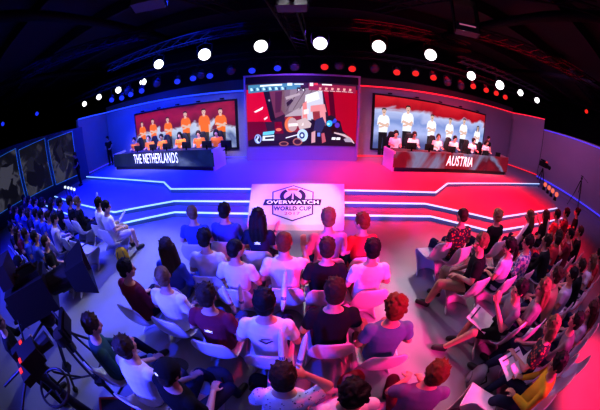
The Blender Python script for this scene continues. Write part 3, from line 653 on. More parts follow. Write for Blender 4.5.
# ------------------------------------------------------------------ moulded S chair
def chair_mesh():
    prof=[(-.262,.87),(-.262,.81),(-.255,.71),(-.242,.60),(-.222,.52),(-.175,.455),(-.10,.425),(0,.425),(.10,.435),(.18,.445),(.235,.435),(.262,.40),(.262,.34),(.235,.24),(.19,.14),(.15,.07),(.14,.03),(.16,.006)]
    wid=[.155,.21,.235,.243,.243,.238,.235,.24,.245,.25,.25,.25,.245,.235,.235,.245,.255,.262]
    curl=[.012,.022,.032,.045,.065,.085,.07,.05,.035,.02,.01,-.005,-.03,-.08,-.13,-.17,-.20,-.22]   # how far the edges bend up / forwards
    def smooth(a,t):
        i=min(int(t),len(a)-2); f=t-i; p0=a[max(i-1,0)];p1=a[i];p2=a[i+1];p3=a[min(i+2,len(a)-1)]
        g=lambda w,x,y,z: .5*((2*x)+(-w+y)*f+(2*w-5*x+4*y-z)*f*f+(-w+3*x-3*y+z)*f**3)
        return Vector([g(w,x,y,z) for w,x,y,z in zip(p0,p1,p2,p3)]) if hasattr(p1,'__len__') else g(p0,p1,p2,p3)
    NV=46; NU=16; vs=[]
    for j in range(NV+1):
        t=(len(prof)-1)*j/NV; p=smooth(prof,t); q0=smooth(prof,max(0,t-.2)); q1=smooth(prof,min(len(prof)-1-1e-4,t+.2)); d=(q1-q0).normalized(); nrm=Vector((-d.y,d.x))   # points to the sitter
        w=smooth(wid,t); c=smooth(curl,t)
        for i in range(NU+1):
            u=-1+2*i/NU; k=abs(u)**3.0
            if t<14: off=nrm*(c*k); yy=p.x+off.x; zz=p.y+off.y
            else: off=Vector((c*k,0)); yy=p.x+off.x; zz=p.y
            if 10<t<14: pass
            vs.append((u*w,yy,max(zz,.004)))
    fs=[]
    n=NU+1
    for j in range(NV):
        for i in range(NU): a=j*n+i; fs.append((a,a+1,a+n+1,a+n))
    me=bpy.data.meshes.new('c'); me.from_pydata(vs,[],fs); o=bpy.data.objects.new('c',me); C.objects.link(o)
    s=o.modifiers.new('s','SOLIDIFY'); s.thickness=.022; s.offset=0
    b=o.modifiers.new('b','SUBSURF'); b.levels=1; b.render_levels=1
    dg=bpy.context.evaluated_depsgraph_get(); out=bpy.data.meshes.new_from_object(o.evaluated_get(dg)); bpy.data.objects.remove(o)
    for p in out.polygons: p.use_smooth=True
    zm=min(v.co.z for v in out.vertices)
    for v in out.vertices: v.co.z-=zm
    out.materials.clear(); out.materials.append(M['plastic']); out.name='moulded_chair'; return out
CH=chair_mesh()
def chair(x,y,yaw,label):
    label=label.replace('moulded plastic','moulded')
    o=link('moulded_chair',CH,None,(x,y,0)); o.scale=(1.07,1.07,1.05); o.rotation_euler=(0,0,R(yaw)); tag(o,label,'chair','white moulded chairs of the audience'); return o

def seat(hx,hy,yaw,ps,label,short,keep=False,**k):
    k.setdefault('scale',1.0); k['scale']*=1.07
    if abs(hx)>2.6 and not keep: yaw*=.5
    hz=build_pose(ps,k.get('ls',False),k.get('shorts',False),k.get('slim',1.0))[4].z*k['scale']; g=(H-hz)/(H-1.2)
    o=person(hx*g,hy*g,yaw,ps,label,**k); PEO=PEOPLE[-1]
    cy=max(-7,min(7,yaw)); chair(PEO[1],PEO[2],cy,'white chair under '+short); return o
# ------------------------------------------------------------------ audience, centre block (four rows seen from behind)
G='audience seated in the centre block'
# front row
seat(-1.95,3.73,4,'lap_look_left','person with grey-topped hair in a blue t-shirt, leftmost in the front centre row','the blue-shirted person leftmost in the front centre row',shirt='blue',hair='buzz',hcol='light',trousers='navy')
seat(-1.33,3.82,-3,'folded','black-haired person in bright blue, second from the left in the front centre row','the second person from the left in the front centre row',shirt='blue',hair='short',hcol='black',trousers='navy',ls=True)
seat(-.69,3.61,-2,'lap','long dark-haired person in navy with a small white back print, near the logo','the dark-haired person in navy beside the logo ramp',shirt='navy',hair='long',hcol='black',slim=.9,logo='mark')
seat(.46,3.57,2,'lap','broad person with light brown hair in a pink shirt, right of the logo','the person in pink right of the logo ramp',shirt='pink',hair='short',hcol='light',trousers='navy',ls=True,scale=1.06)
seat(.99,3.43,6,'lap_look_left','red-haired person in rose red at the right end of the front centre row','the red-haired person at the right end of the front centre row',shirt='red',hair='short',hcol='red',slim=.92)
# second row
seat(-1.93,2.62,-4,'lap_look_left','long-haired person in a blue jacket at the left end of the second centre row','the long-haired person in blue, second centre row',shirt='blue',hair='long',hcol='brown',ls=True,slim=.9,trousers='denim')
seat(-1.40,2.92,2,'lap','dark-haired person in a plain white t-shirt behind the leftmost blue shirt','the white t-shirt left in the second centre row',shirt='white',hair='short',hcol='black',trousers='khaki')
seat(-.86,2.68,-3,'lap_look_right','short-haired person in a white t-shirt, third from left in the second centre row','the short-haired person third in the second centre row',shirt='white',hair='buzz',hcol='black',trousers='grey',slim=.92)
seat(-.22,2.87,1,'raise','person with reddish short hair in a pink-lit white shirt, centre of the second row','the pink-lit person at the centre of the second row',shirt='white',hair='buzz',hcol='red',trousers='grey',scale=1.05)
seat(.36,2.72,-2,'lap','person with a black t-shirt and cropped brown hair in the second centre row','the black t-shirt in the second centre row',shirt='black',hair='short',hcol='brown',trousers='navy')
seat(.97,2.67,2,'lap','person in a pink-lit white t-shirt at the second centre row\'s right end','the pink-lit white t-shirt ending the second centre row',shirt='white',hair='short',hcol='black',trousers='khaki')
# third row
seat(-2.34,2.03,-12,'lap_look_right','person with spiky black hair in a maroon sweater, third centre row, left end','the maroon sweater at the left end of the third centre row',shirt='maroon',hair='short',hcol='black',ls=True)
seat(-1.69,2.00,-6,'lap_look_left','person with cropped light hair in a lavender white t-shirt, third centre row','the cropped light-haired person in the third centre row',shirt='white',hair='buzz',hcol='light',trousers='khaki')
seat(-1.00,1.78,-4,'lap','dark-haired person in a maroon t-shirt with a tiny white neck mark','the maroon t-shirt in the middle of the third centre row',shirt='maroon',hair='short',hcol='brown',trousers='denim',logo='mark')
seat(-.36,1.74,0,'lap','black-haired person in a white t-shirt with a dark emblem between the shoulders','the white t-shirt with the dark back emblem',shirt='white',hair='short',hcol='black',logo='wing',trousers='navy',scale=1.04)
seat(.37,1.90,0,'lap','person in a black t-shirt with short brown hair, third centre row','the black t-shirt in the third centre row',shirt='black',hair='short',hcol='brown',trousers='maroon',scale=1.04)
seat(.97,1.60,-4,'lap','person with curly red-brown hair in a denim blue shirt, third centre row','the denim blue shirt at the right end of the third centre row',shirt='denim',hair='curly',hcol='red',trousers='khaki')
# fourth row
seat(-2.27,.97,-34,'hold','brown-haired person in a dark green sweater, bottom left of the centre block','the dark green sweater in the last centre row',shirt='green',hair='short',hcol='brown',ls=True,trousers='navy')
seat(-1.66,.88,-6,'lean','person with short brown hair in a lavender white t-shirt beside the green sweater','the white t-shirt beside the green sweater',shirt='white',hair='short',hcol='brown',trousers='denim')
seat(-1.10,.76,-22,'hold','person in a black cap with white badge and black t-shirt, last centre row','the person in the black cap',shirt='black',hair='cap',capcol='black',hcol='brown',trousers='navy')
seat(-.13,.88,-2,'hand_head','dark-haired person in a black-speckled white t-shirt with one hand at the head','the speckled white t-shirt in the last centre row',shirt='speckled',hair='short',hcol='brown',trousers='grey')
seat(.40,.70,2,'folded','person with curly black hair in a plain white t-shirt at the bottom centre','the curly black-haired person in the last centre row',shirt='white',hair='curly',hcol='black',trousers='khaki')
seat(1.15,.74,-22,'lean','red-brown haired person in a purple-grey t-shirt, right end of the last centre row','the grey t-shirt at the right end of the last centre row',shirt='purple',hair='short',hcol='red',trousers='maroon')
# ------------------------------------------------------------------ right block, turned towards the stage centre
YW=36
seat(3.16,3.60,14,'lap','person in a dark floral shirt, front row of the right block, nearest the aisle','the floral shirt in the front row of the right block',shirt='floral',hair='buzz',hcol='brown',scale=1.04)
seat(4.23,3.54,16,'lap','blond person in a black t-shirt in the front row of the right block','the blond person in the front row of the right block',shirt='black',hair='curly',hcol='blond')
chair(2.55,3.40,3,'empty white chair at the aisle end of the right block front row')
seat(2.94,2.62,48,'lap_look_left','person in black t-shirt and khaki trousers, aisle end, right block second row','the black t-shirt with khaki trousers at the aisle',keep=True,shirt='black',trousers='khaki',hair='short',hcol='light',scale=1.05)
seat(3.56,2.42,30,'lap_look_left','dark-haired person in an off-shoulder lavender top, second row of the right block','the off-shoulder lavender top in the right block',shirt='lavender',hair='ponytail',hcol='black',slim=.88,trousers='navy')
seat(4.22,2.42,34,'lap_look_left','person in a blue and white checked shirt, second row of the right block','the checked shirt in the right block',shirt='plaid',hair='short',hcol='black',ls=True)
seat(5.00,2.36,34,'lean','person in a black sweater hunched forward beside the checked shirt','the hunched black sweater beside the checked shirt',shirt='black',hair='short',hcol='brown',ls=True)
seat(5.75,2.42,36,'raise','person in red raising one arm in the right block second row','the raised arm in red in the second row of the right block',shirt='red',hair='bob',hcol='brown',slim=.9)
seat(6.60,2.40,40,'clap','person in a dark red top clapping near the right edge, second row','the clapping person in dark red near the right edge',shirt='maroon',hair='short',hcol='black')
seat(7.5,2.40,40,'clap','person in a black top clapping at the far right of the second row','the clapping person at the far right of the second row',shirt='black',hair='short',hcol='brown')
chair(4.75,3.35,5,'white moulded chair, empty, third place of the right block front row')
seat(5.55,3.45,30,'lap_look_left','person with long light brown hair in black, front row of the right block','the long-haired person in black in the right block front row',shirt='black',hair='long',hcol='light',slim=.9)
seat(6.45,3.42,32,'raise','long-haired person in black lifting one hand, front row of the right block','the long-haired person lifting one hand in the front row',shirt='black',hair='long',hcol='brown',slim=.9)
seat(7.3,3.42,34,'lap','person in a red vest with dark hair, front row right of the lifted hand','the red vest in the right block front row',shirt='red',hair='short',hcol='black')
seat(8.3,3.5,36,'clap','person in a dark red shirt clapping at the far end of the front row','the clapping person at the far end of the front row',shirt='maroon',hair='curly',hcol='black')
seat(9.5,3.5,38,'lap','person in black with a hair bun, far end of the front row by the tripod','the person with the bun by the tripod',shirt='black',hair='bun',hcol='black',slim=.9)
# third row
seat(2.90,1.42,62,'clap','clapping person in dark grey with a white sheet on the lap, right block aisle','the clapping person at the aisle end of the third row',keep=True,shirt='grey',trousers='black',hair='short',hcol='black',slim=.9,shorts=True)
seat(3.46,1.28,40,'lap_look_left','person with long blond hair beside the clapping person with the paper sheet','the long blond hair in the third row of the right block',shirt='grey',hair='long',hcol='light',slim=.88)
seat(4.12,1.40,36,'lean','person in a khaki shirt with curly brown hair, third row of the right block','the khaki shirt in the third row of the right block',shirt='khaki',hair='curly',hcol='brown')
seat(4.66,1.22,36,'lap_look_left','black-haired person in a lavender shirt, third row of the right block','the lavender shirt in the third row of the right block',shirt='lavender',hair='short',hcol='black')
seat(5.4,1.32,36,'lean','person in a black t-shirt near the right edge of the third row','the black t-shirt near the right edge of the third row',shirt='black',hair='short',hcol='brown')
seat(6.2,1.25,38,'lap_look_left','person in a white shirt at the right picture edge of the third row','the white shirt at the right picture edge',shirt='white',hair='bob',hcol='light',slim=.9)
seat(7.1,1.3,40,'lap','person in red at the far end of the third row of the right block','the person in red at the far end of the third row',shirt='red',hair='short',hcol='black')
# fourth row
seat(3.02,.62,44,'hold','person in a dark floral blouse with wavy blondish hair, fourth row of the right block','the dark floral blouse in the fourth row',shirt='floral',hair='bob',hcol='light',slim=.9)
seat(3.68,.42,40,'lean','person in a grey jacket bending forward beside the floral blouse','the grey jacket bending forward in the fourth row',shirt='grey',hair='short',hcol='black',ls=True)
seat(4.35,.35,40,'lap_look_left','person with long brown hair in a pale grey top at the lower right edge','the long brown hair at the lower right edge',shirt='lavender',hair='long',hcol='brown',slim=.9)
seat(5.1,.35,40,'lap','person in dark red at the lower right picture edge','the person in dark red at the lower right picture edge',shirt='maroon',hair='short',hcol='black')
# fifth row
seat(2.72,.10,34,'hold','person in a mustard yellow shirt bending forward with papers on the lap, lower right','the mustard yellow shirt',keep=True,shirt='yellow',hair='short',hcol='black',skin=1,ls=True)
chair(1.98,.32,-55,'white moulded chair, empty, at the bottom edge between the blocks')
chair(3.30,-.02,6,'white moulded chair, empty, behind the mustard yellow shirt')
chair(3.90,-.05,6,'white moulded chair, empty, second behind the mustard yellow shirt')

# ------------------------------------------------------------------ left block, turned towards the stage centre
seat(-4.50,3.98,-46,'lap_look_right','person in white shirt and pale shorts reading a sheet, left block aisle end','the reading person in white at the aisle end of the left block',shirt='white',hair='short',hcol='black',trousers='lavender',shorts=True)
seat(-5.02,4.20,-44,'lap','person in a loose white shirt beside the reading person in the left block','the loose white shirt in the left block front row',shirt='white',hair='short',hcol='black',trousers='khaki')
seat(-6.20,4.30,-42,'lap_look_right','light-haired person in black in the left block front row','the light-haired person in black in the left block',shirt='black',hair='short',hcol='light',ls=True)
seat(-6.72,4.35,-42,'lap','dark-haired person in a black t-shirt, directly left of the light-haired one','the dark-haired black t-shirt in the left block front row',shirt='black',hair='short',hcol='brown')
seat(-7.30,4.25,-42,'hold','person in a black shirt with a pale trouser leg, left block front row','the black shirt with pale trousers in the left block',shirt='black',hair='short',hcol='black',trousers='khaki')
seat(-7.95,4.25,-42,'lap','person with long black hair in the left block front row','the long black hair in the left block front row',shirt='navy',hair='long',hcol='black',slim=.9)
seat(-8.9,4.35,-40,'clap','person in a white top clapping, far left front row','the clapping person in white far left',shirt='white',hair='bob',hcol='black',slim=.9)
seat(-9.9,4.45,-40,'lap','dark-haired person in blue in front of the middle banner panel','the dark-haired person in blue in front of the middle banner',shirt='blue',hair='short',hcol='black')
seat(-11.0,4.6,-40,'raise','person in blue raising one hand in front of the middle banner panel','the raised hand in front of the middle banner',shirt='blue',hair='short',hcol='black')
seat(-12.2,4.8,-40,'lap','person in dark blue at the far left end of the front row','the dark blue person at the far left end of the front row',shirt='navy',hair='short',hcol='black')
chair(-4.90,3.12,-4,'white moulded chair, empty, aisle end of the second row of the left block')
chair(-5.52,3.18,-4,'white moulded chair, empty, second from the aisle in the left block')
seat(-6.2,3.25,-44,'hold','dark-haired person in a pale shirt bending beside the left block\'s empty chairs','the bending pale shirt beside the empty chairs',shirt='lavender',hair='short',hcol='black',ls=True)
seat(-6.8,3.36,-42,'lap_look_right','brown-haired person in a blue t-shirt, second row of the left block','the brown-haired blue t-shirt in the left block',shirt='blue',hair='short',hcol='brown')
seat(-7.45,3.42,-42,'lap','black-haired person in a bright blue shirt, second row of the left block','the black-haired bright blue shirt in the left block',shirt='blue',hair='short',hcol='black')
seat(-8.05,3.48,-42,'clap','person in blue with hands together, second row of the left block','the person with hands together in the left block',shirt='blue',hair='short',hcol='black')
seat(-8.9,3.5,-42,'lap','person with a bob haircut in navy, second row of the left block','the bob haircut in navy in the left block',shirt='navy',hair='bob',hcol='brown',slim=.9)
seat(-9.9,3.65,-42,'raise','person in blue raising an arm under the left banner panel','the raised arm under the left banner',shirt='blue',hair='short',hcol='black')
seat(-11.0,3.7,-42,'lap','person in blue at the left picture edge, second row','the person in blue at the left picture edge second row',shirt='blue',hair='short',hcol='brown')
seat(-12.3,3.8,-42,'lap','person in black at the far left picture edge, second row','the person in black at the far left picture edge',shirt='black',hair='short',hcol='black')
seat(-5.30,2.28,-44,'lap','black-shirted person with cropped hair directly behind the large camera','the black shirt behind the large camera',shirt='black',hair='buzz',hcol='brown')
seat(-6.1,2.35,-44,'lean','person in bright blue bending forward behind the large camera','the bending bright blue person behind the camera',shirt='blue',hair='short',hcol='black')
seat(-6.9,2.35,-44,'lap','person in blue, third row of the left block near the operator','the blue person in the left block third row',shirt='blue',hair='short',hcol='brown')
seat(-7.7,2.35,-44,'lap_look_right','person with long hair in maroon, third row of the left block','the long hair in maroon in the left block third row',shirt='maroon',hair='long',hcol='brown',slim=.9)
seat(-8.7,2.45,-44,'lap','person in navy at the left picture edge, third row','the navy person at the left edge third row',shirt='navy',hair='short',hcol='black')
chair(-4.75,2.15,-4,'white moulded chair, empty, behind the large camera at the aisle')

# ------------------------------------------------------------------ players, crew
GP=['orange jersey','white jersey']
names=['at the far left end','second from the far end','third from the far end','fourth from the far end','fifth from the far end','at the end nearest the video wall']
for i,(x,y,zz) in enumerate([(-8.48,10.49,1.78),(-7.33,10.28,1.74),(-6.43,10.11,1.70),(-5.3,9.91,1.79),(-4.27,9.72,1.77),(-3.40,9.56,1.77)]):
    person(x,y+.15,180+10,'type','seated player in an orange jersey with a headset, '+names[i],shirt='orange',hair=['short','buzz','short','long','short','bob'][i],hcol=['black','brown','black','black','brown','black'][i],z=STAGE+.10,headset=True,scale=1.0)
namesR=['at the end nearest the video wall','second from the video wall','third from the video wall','fourth from the video wall','fifth from the video wall','at the far right end']
for i,(x,y,zz) in enumerate([(3.94,9.7,1.81),(4.85,9.78,1.85),(6.19,9.9,1.72),(7.25,10.0,1.86),(8.69,10.2,1.91),(9.85,10.32,2.02)]):
    person(x,y,180-8,'type','seated player in a white jersey with a headset, '+namesR[i],shirt='white',hair=['short','short','buzz','short','curly','short'][i],hcol=['black','brown','brown','black','black','brown'][i],z=STAGE+.10+.02*i,headset=True,scale=1.0)
person(-11.3,11.35,195,'stand','crew member in black standing beside the blue side desk',shirt='black',trousers='black',hair='short',hcol='black',z=STAGE)
person(10.35,10.75,175,'stand','crew member in black standing behind the white jersey players',shirt='black',trousers='black',hair='short',hcol='black',z=STAGE)
person(-11.3,8.4,150,'stand','crew member in black standing on the floor beside the corner banner panel',shirt='black',trousers='black',hair='short',hcol='brown',z=.30)
# ------------------------------------------------------------------ gear on the player desks: monitors and gaming chairs
def monitor(F,x,label,group):
    r=empty('desk_monitor',(0,0,0)); r.matrix_world=F@Matrix.Translation((x,STAGE+.74,-.36)); tag(r,label,'monitor',group)
    mb=MB(); mb.box((0,.24,0),(.46,.27,.03)); mb.box((0,.24,.02),(.32,.17,.02)); mb.build('display_back',M['black'],r)
    mb=MB(); mb.box((0,.10,.025),(.06,.24,.03)); mb.box((0,.01,0),(.26,.02,.18)); mb.build('stand',M['steel'],r)
def gaming_chair(x,y,yaw,z,label,group):
    r=empty('gaming_chair',(x,y,z),R(yaw)); tag(r,label,'chair',group)
    mb=MB(); mb.ell((0,.02,.47),(.26,.27,.07)); mb.build('seat',M['black'],r,True)
    mb=MB(); rr=[]
    for zz,w,t in ((.46,.20,.05),(.60,.25,.06),(.85,.26,.055),(1.02,.24,.05),(1.12,.18,.05),(1.24,.16,.045),(1.30,.10,.03)):
        rr.append([Vector((w*math.cos(a),-.27-.12*(zz-.5)+t*math.sin(a),zz)) for a in [2*math.pi*i/16 for i in range(16)]])
    mb.rings(rr); mb.build('backrest',M['black'],r,True)
    mb=MB(); mb.bar((0,0,.42),(0,0,.12),.03)
    mb.build('gas_lift',M['steel'],r)
    mb=MB()
    for i in range(5): a=i*2*math.pi/5; mb.bar((0,0,.12),(.28*math.cos(a),.28*math.sin(a),.07),.025,.018); mb.ell((.28*math.cos(a),.28*math.sin(a),.035),(.03,.03,.034),n=8,m=6)
    mb.build('star_base',M['black'],r)
    for s in (-1,1):
        mb=MB(); mb.bar((s*.27,0,.45),(s*.29,0,.66),.02); mb.box((s*.29,.03,.68),(.08,.26,.03)); mb.build('armrest',M['black'],r)
pl=[(-8.48,10.64),(-7.33,10.43),(-6.43,10.26),(-5.3,10.06),(-4.27,9.87),(-3.40,9.71)]
prr=[(3.94,9.7),(4.85,9.78),(6.19,9.9),(7.25,10.0),(8.69,10.2),(9.85,10.32)]
for i,(x,y) in enumerate(pl):
    gaming_chair(x-.05,y+.40,190,STAGE+.03,'black gaming chair of the orange player '+names[i],'gaming chairs behind the blue side desk')
    monitor(LF,(x+9.75+.55)/6.51*6.643,'black monitor beside the orange player '+names[i],'monitors on the blue side desk')
for i,(x,y) in enumerate(prr):
    gaming_chair(x+.05,y+.40,172,STAGE+.03,'black gaming chair of the white player '+namesR[i],'gaming chairs behind the red side desk')
    monitor(RF,(x-3.52+.56)/7.58*7.622,'black monitor beside the white player '+namesR[i],'monitors on the red side desk')

# ------------------------------------------------------------------ inflatable sticks, sheets of paper, bags
def stick(p,q,label):
    p=Vector(p); q=Vector(q); mb=MB(); n=9; pts=[p.lerp(q,i/n) for i in range(n+1)]; mb.tube(pts,[.010,.026,.031,.032,.032,.032,.032,.031,.024,.006],10)
    c=p.copy(); o=mb.build('inflatable_stick',M['foil'],None,True); tag(o,label,'stick')
    for v in o.data.vertices: v.co-=c
    o.location=c
    m=MB(); d=(q-p).normalized(); m.bar(d*.16,d*.20,.0325,.0325,12); m.build('printed_band',CM['denim'],o)
stick((-.21,2.00,.74),(-.17,2.28,1.19),'white inflatable stick upright behind the pink-lit person of the second row')
stick((-.71,2.00,.72),(-.68,2.02,1.17),'white inflatable stick upright left of the t-shirt with the dark emblem')
stick((-.78,1.95,.72),(-.88,1.97,1.17),'white inflatable stick tilted left above the maroon t-shirt')
stick((-.17,1.16,.74),(-.18,1.40,1.20),'white inflatable stick upright behind the dark emblem t-shirt')
stick((-.03,1.14,.74),(.06,1.34,1.20),'white inflatable stick leaning right behind the black t-shirt of the third row')
stick((-.50,3.75,.66),(-.36,3.85,1.02),'white inflatable stick leaning right beside the navy shirt near the logo')
stick((-1.00,3.62,.55),(-.88,3.62,1.00),'white inflatable stick between the two left blue shirts of the front row')
stick((-5.35,4.25,.85),(-5.15,4.35,1.45),'white rolled stick raised behind the loose white shirt of the left block')
stick((4.35,2.95,.75),(4.95,3.05,1.25),'white inflatable stick slanting over the checked shirt, lower of two')
stick((4.50,3.00,.72),(5.12,3.12,1.20),'white inflatable stick slanting over the checked shirt, upper of two')
stick((5.95,2.85,.8),(5.85,2.95,1.35),'white inflatable stick raised beside the red t-shirt of the right block')
stick((6.9,3.0,.8),(6.85,3.1,1.35),'white inflatable stick raised near the red vest of the right block')
def sheet(c,size,eul,label,cat='paper',m='paper',print_=True):
    mb=MB(); w,h=size; n=6
    for i in range(n):
        x0=-w/2+w*i/n; x1=x0+w/n; z0=.012*math.sin(3.14*i/n); z1=.012*math.sin(3.14*(i+1)/n)
        mb.add([(x0,-h/2,z0),(x1,-h/2,z1),(x1,h/2,z1),(x0,h/2,z0)],[(0,1,2,3)]); mb.add([(x0,-h/2,z0-.004),(x1,-h/2,z1-.004),(x1,h/2,z1-.004),(x0,h/2,z0-.004)],[(3,2,1,0)])
    o=mb.build('paper_sheet',M[m],None,True); o.location=c; o.rotation_euler=[R(a) for a in eul]; tag(o,label,cat)
    if print_:
        p=MB(); p.add([(-w*.42,h*.30,.016),(w*.42,h*.30,.016),(w*.42,h*.36,.016),(-w*.42,h*.36,.016)],[(0,1,2,3)]); p.build('printed_line',M['ink'],o)
sheet((2.50,1.53,.66),(.36,.40),(6,-4,28),'large white sheet on the lap of the clapping person in the right block')
sheet((2.60,.60,.70),(.46,.36),(8,0,4),'large pink-lit sheet on the lap of the mustard yellow shirt')
sheet((2.72,.50,.75),(.52,.20),(10,0,6),'white patterned bag lying over the pink-lit sheet','bag','foil',False)
sheet((-4.25,4.22,.86),(.22,.30),(40,0,-46),'white sheet held up by the reading person of the left block')
sheet((-2.08,2.45,.80),(.16,.34),(30,20,-30),'folded white sheet in front of the maroon sweater')
# bags and shoes on the floor by the aisles
def backpack(x,y,rz,label,m):
    r=empty('backpack',(x,y,0),rz); tag(r,label,'bag')
    mb=MB(); rr=[]
    for z,w,d in ((.0,.13,.08),(.03,.16,.10),(.15,.17,.11),(.28,.15,.10),(.36,.11,.07),(.39,.05,.03)): rr.append([Vector((w*math.copysign(abs(math.cos(a))**.7,math.cos(a)),d*math.copysign(abs(math.sin(a))**.7,math.sin(a)),z)) for a in [2*math.pi*i/16 for i in range(16)]])
    mb.rings(rr); mb.build('bag_body',m,r,True)
    mb=MB(); mb.ell((0,.11,.12),(.11,.04,.09)); mb.build('front_pocket',m,r,True)
    for s in (-1,1): mb=MB(); mb.tube([(s*.07,-.08,.33),(s*.09,-.15,.24),(s*.08,-.10,.06)],.012,6); mb.build('strap',M['rubber'],r,True)
backpack(-4.05,3.55,.6,'mustard and black backpack on the floor at the left aisle',CM['yellow'])
backpack(2.38,.82,.9,'dark backpack on the floor in front of the empty chair at the right aisle',CM['grey'])
backpack(-1.0,1.25,.2,'blue backpack on the floor in front of the black cap',CM['blue'])
backpack(-.45,1.22,-.3,'dark backpack on the floor behind the maroon t-shirt',CM['navy'])
backpack(.62,1.25,.3,'red backpack on the floor behind the third row',CM['red'])

# ------------------------------------------------------------------ lamps on the rigging
def lamp(x,y,z,kind,rad,label,group,aim=(0,0,1.2),dropz=None):
    if kind!='white': aim=(x*.6,y-5.5,.3); rad*=.95
    r=empty('stage_lamp',(x,y,z)); tag(r,label,'lamp',group)
    d=(Vector(aim)-Vector((x,y,z))).normalized(); q=d.to_track_quat('Z','Y').to_matrix().to_4x4()
    def tr(mb): mb.v=[tuple(q@Vector(v)) for v in mb.v]; return mb
    mb=MB(); rr=[]
    for zz,k in ((-.42,.35),(-.38,.62),(-.22,.75),(-.10,1.0),(.02,1.06),(.05,1.06)): rr.append([Vector((rad*k*math.cos(a),rad*k*math.sin(a),zz)) for a in [2*math.pi*i/18 for i in range(18)]])
    mb.rings(rr); tr(mb).build('lamp_body',M['black'],r)
    mb=MB(); rr=[]
    for zz,k in ((.051,.96),(.075,.85),(.09,.55),(.095,.1)): rr.append([Vector((rad*k*math.cos(a),rad*k*math.sin(a),zz)) for a in [2*math.pi*i/18 for i in range(18)]])
    mb.rings(rr); tr(mb).build('lens',M['lamp_'+kind],r,True)
    mb=MB(); zt=(dropz or z+.45)-z
    mb.tube([(-rad*1.2,0,0),(-rad*1.2,0,rad*1.5),(0,0,rad*1.9),(rad*1.2,0,rad*1.5),(rad*1.2,0,0)],.02,6); mb.bar((0,0,rad*1.8),(0,0,zt),.025)
    mb.box((-.07,0,zt-.02),(.05,.08,.10)); mb.box((.07,0,zt-.02),(.05,.08,.10)); mb.build('yoke',M['steel'],r)
bigs=[(-3.25,8.25,4.88,.23),(-1.25,8.0,4.90,.23),(.63,7.85,4.93,.23),(2.50,7.75,4.98,.23),(4.35,7.5,5.02,.22),(-5.25,8.45,4.93,.20)]
w=['third from the left of the near lamp bar','fourth from the left, above the left of the video wall','fifth, above the middle of the video wall','sixth, above the right of the video wall','rightmost of the near lamp bar','second, high up on the left of the near lamp bar']
for i,(x,y,z,r_) in enumerate(bigs): lamp(x,8.7-(x+8.2)*.0775,z,'white',r_,'large round white stage lamp, '+w[i],'white lamps on the near bar',dropz=5.38+(x+8.2)*.0106)
far=[(-8.30,11.5,4.85,.20,'left wall, first from the stage'),(-10.3,11.6,4.83,.20,'left wall, second from the stage'),(-12.2,11.6,4.84,.19,'left wall, third from the stage'),(-13.9,11.7,4.78,.18,'left wall, farthest out'),
     (7.18,9.02,4.92,.21,'right wing, first from the centre'),(8.95,8.9,4.95,.23,'right wing, second and brightest'),(10.5,8.6,5.0,.17,'right wing, third'),(12.0,8.4,5.02,.16,'right wing, farthest out')]
for x,y,z,r_,t in far: lamp(x,(11.9-(x+15.5)*.0333 if x<0 else 9-(x-6.5)*.1),z,'white',r_,'small round white stage lamp above the '+t,'white lamps on the side bars',dropz=5.4)
for i,(x,y,z) in enumerate([(-9.15,9.6,4.17),(-8.41,9.6,4.11),(-7.79,9.6,4.15),(-7.09,9.6,4.18),(-5.12,9.6,4.23),(-4.36,9.6,4.24),(-3.6,9.6,4.23),(-1.85,9.6,4.26),(-.86,9.6,4.30)]):
    lamp(x,9.83,z,'blue',.15,'blue glowing stage lamp over the left wall, %s from the left'%['first','second','third','fourth','fifth','sixth','seventh','eighth','ninth'][i],'blue lamps on the stage bar',dropz=4.80-(x+15.5)*.0065)
for i,(x,y,z) in enumerate([(.93,9.6,4.35),(2.0,9.6,4.34),(3.86,9.6,4.42),(4.73,9.6,4.52),(5.62,9.6,4.5),(7.97,9.6,4.6),(8.89,9.6,4.63),(9.68,9.6,4.66),(10.45,9.6,4.64)]):
    lamp(x,9.75,z,'red',.16,'red glowing stage lamp over the right wall, %s from the left'%['first','second','third','fourth','fifth','sixth','seventh','eighth','ninth'][i],'red lamps on the stage bar',dropz=4.74+(x-.1)*.0226)
lamp(-17.0,9.2,5.35,'blue',.17,'blue lamp alone in the dark above the banner panels','blue lamps far left')
lamp(-21.5,7.5,6.1,'blue',.20,'blue lamp at the left picture edge high in the dark','blue lamps far left')
lamp(20.5,8.4,6.6,'red',.20,'red lamp alone in the dark at the right picture edge','red lamps far right')

M['lamp_off']=mat('lamp_lens_off',(.03,.03,.05),.1)
offs=[(-6.2,'over the left wall, between the fourth and fifth blue lamps'),(-2.7,'left of the video wall'),(-.2,'above the middle of the video wall'),(1.5,'above the video wall, right of the middle'),(2.9,'right of the video wall'),(6.4,'over the red side screen, first unlit one'),(7.2,'over the red side screen, second unlit one'),(-8.0,'over the left wall between two blue lamps'),(-4.0,'over the blue side screen near its right edge')]
for x,t in offs: lamp(x,9.83 if x<0 else 9.75,4.32 if x<0 else 4.42,'off',.19,'unlit black stage lamp '+t,'unlit lamps on the stage bar',dropz=4.80-(x+15.5)*.0065 if x<0 else 4.74+(x-.1)*.0226)
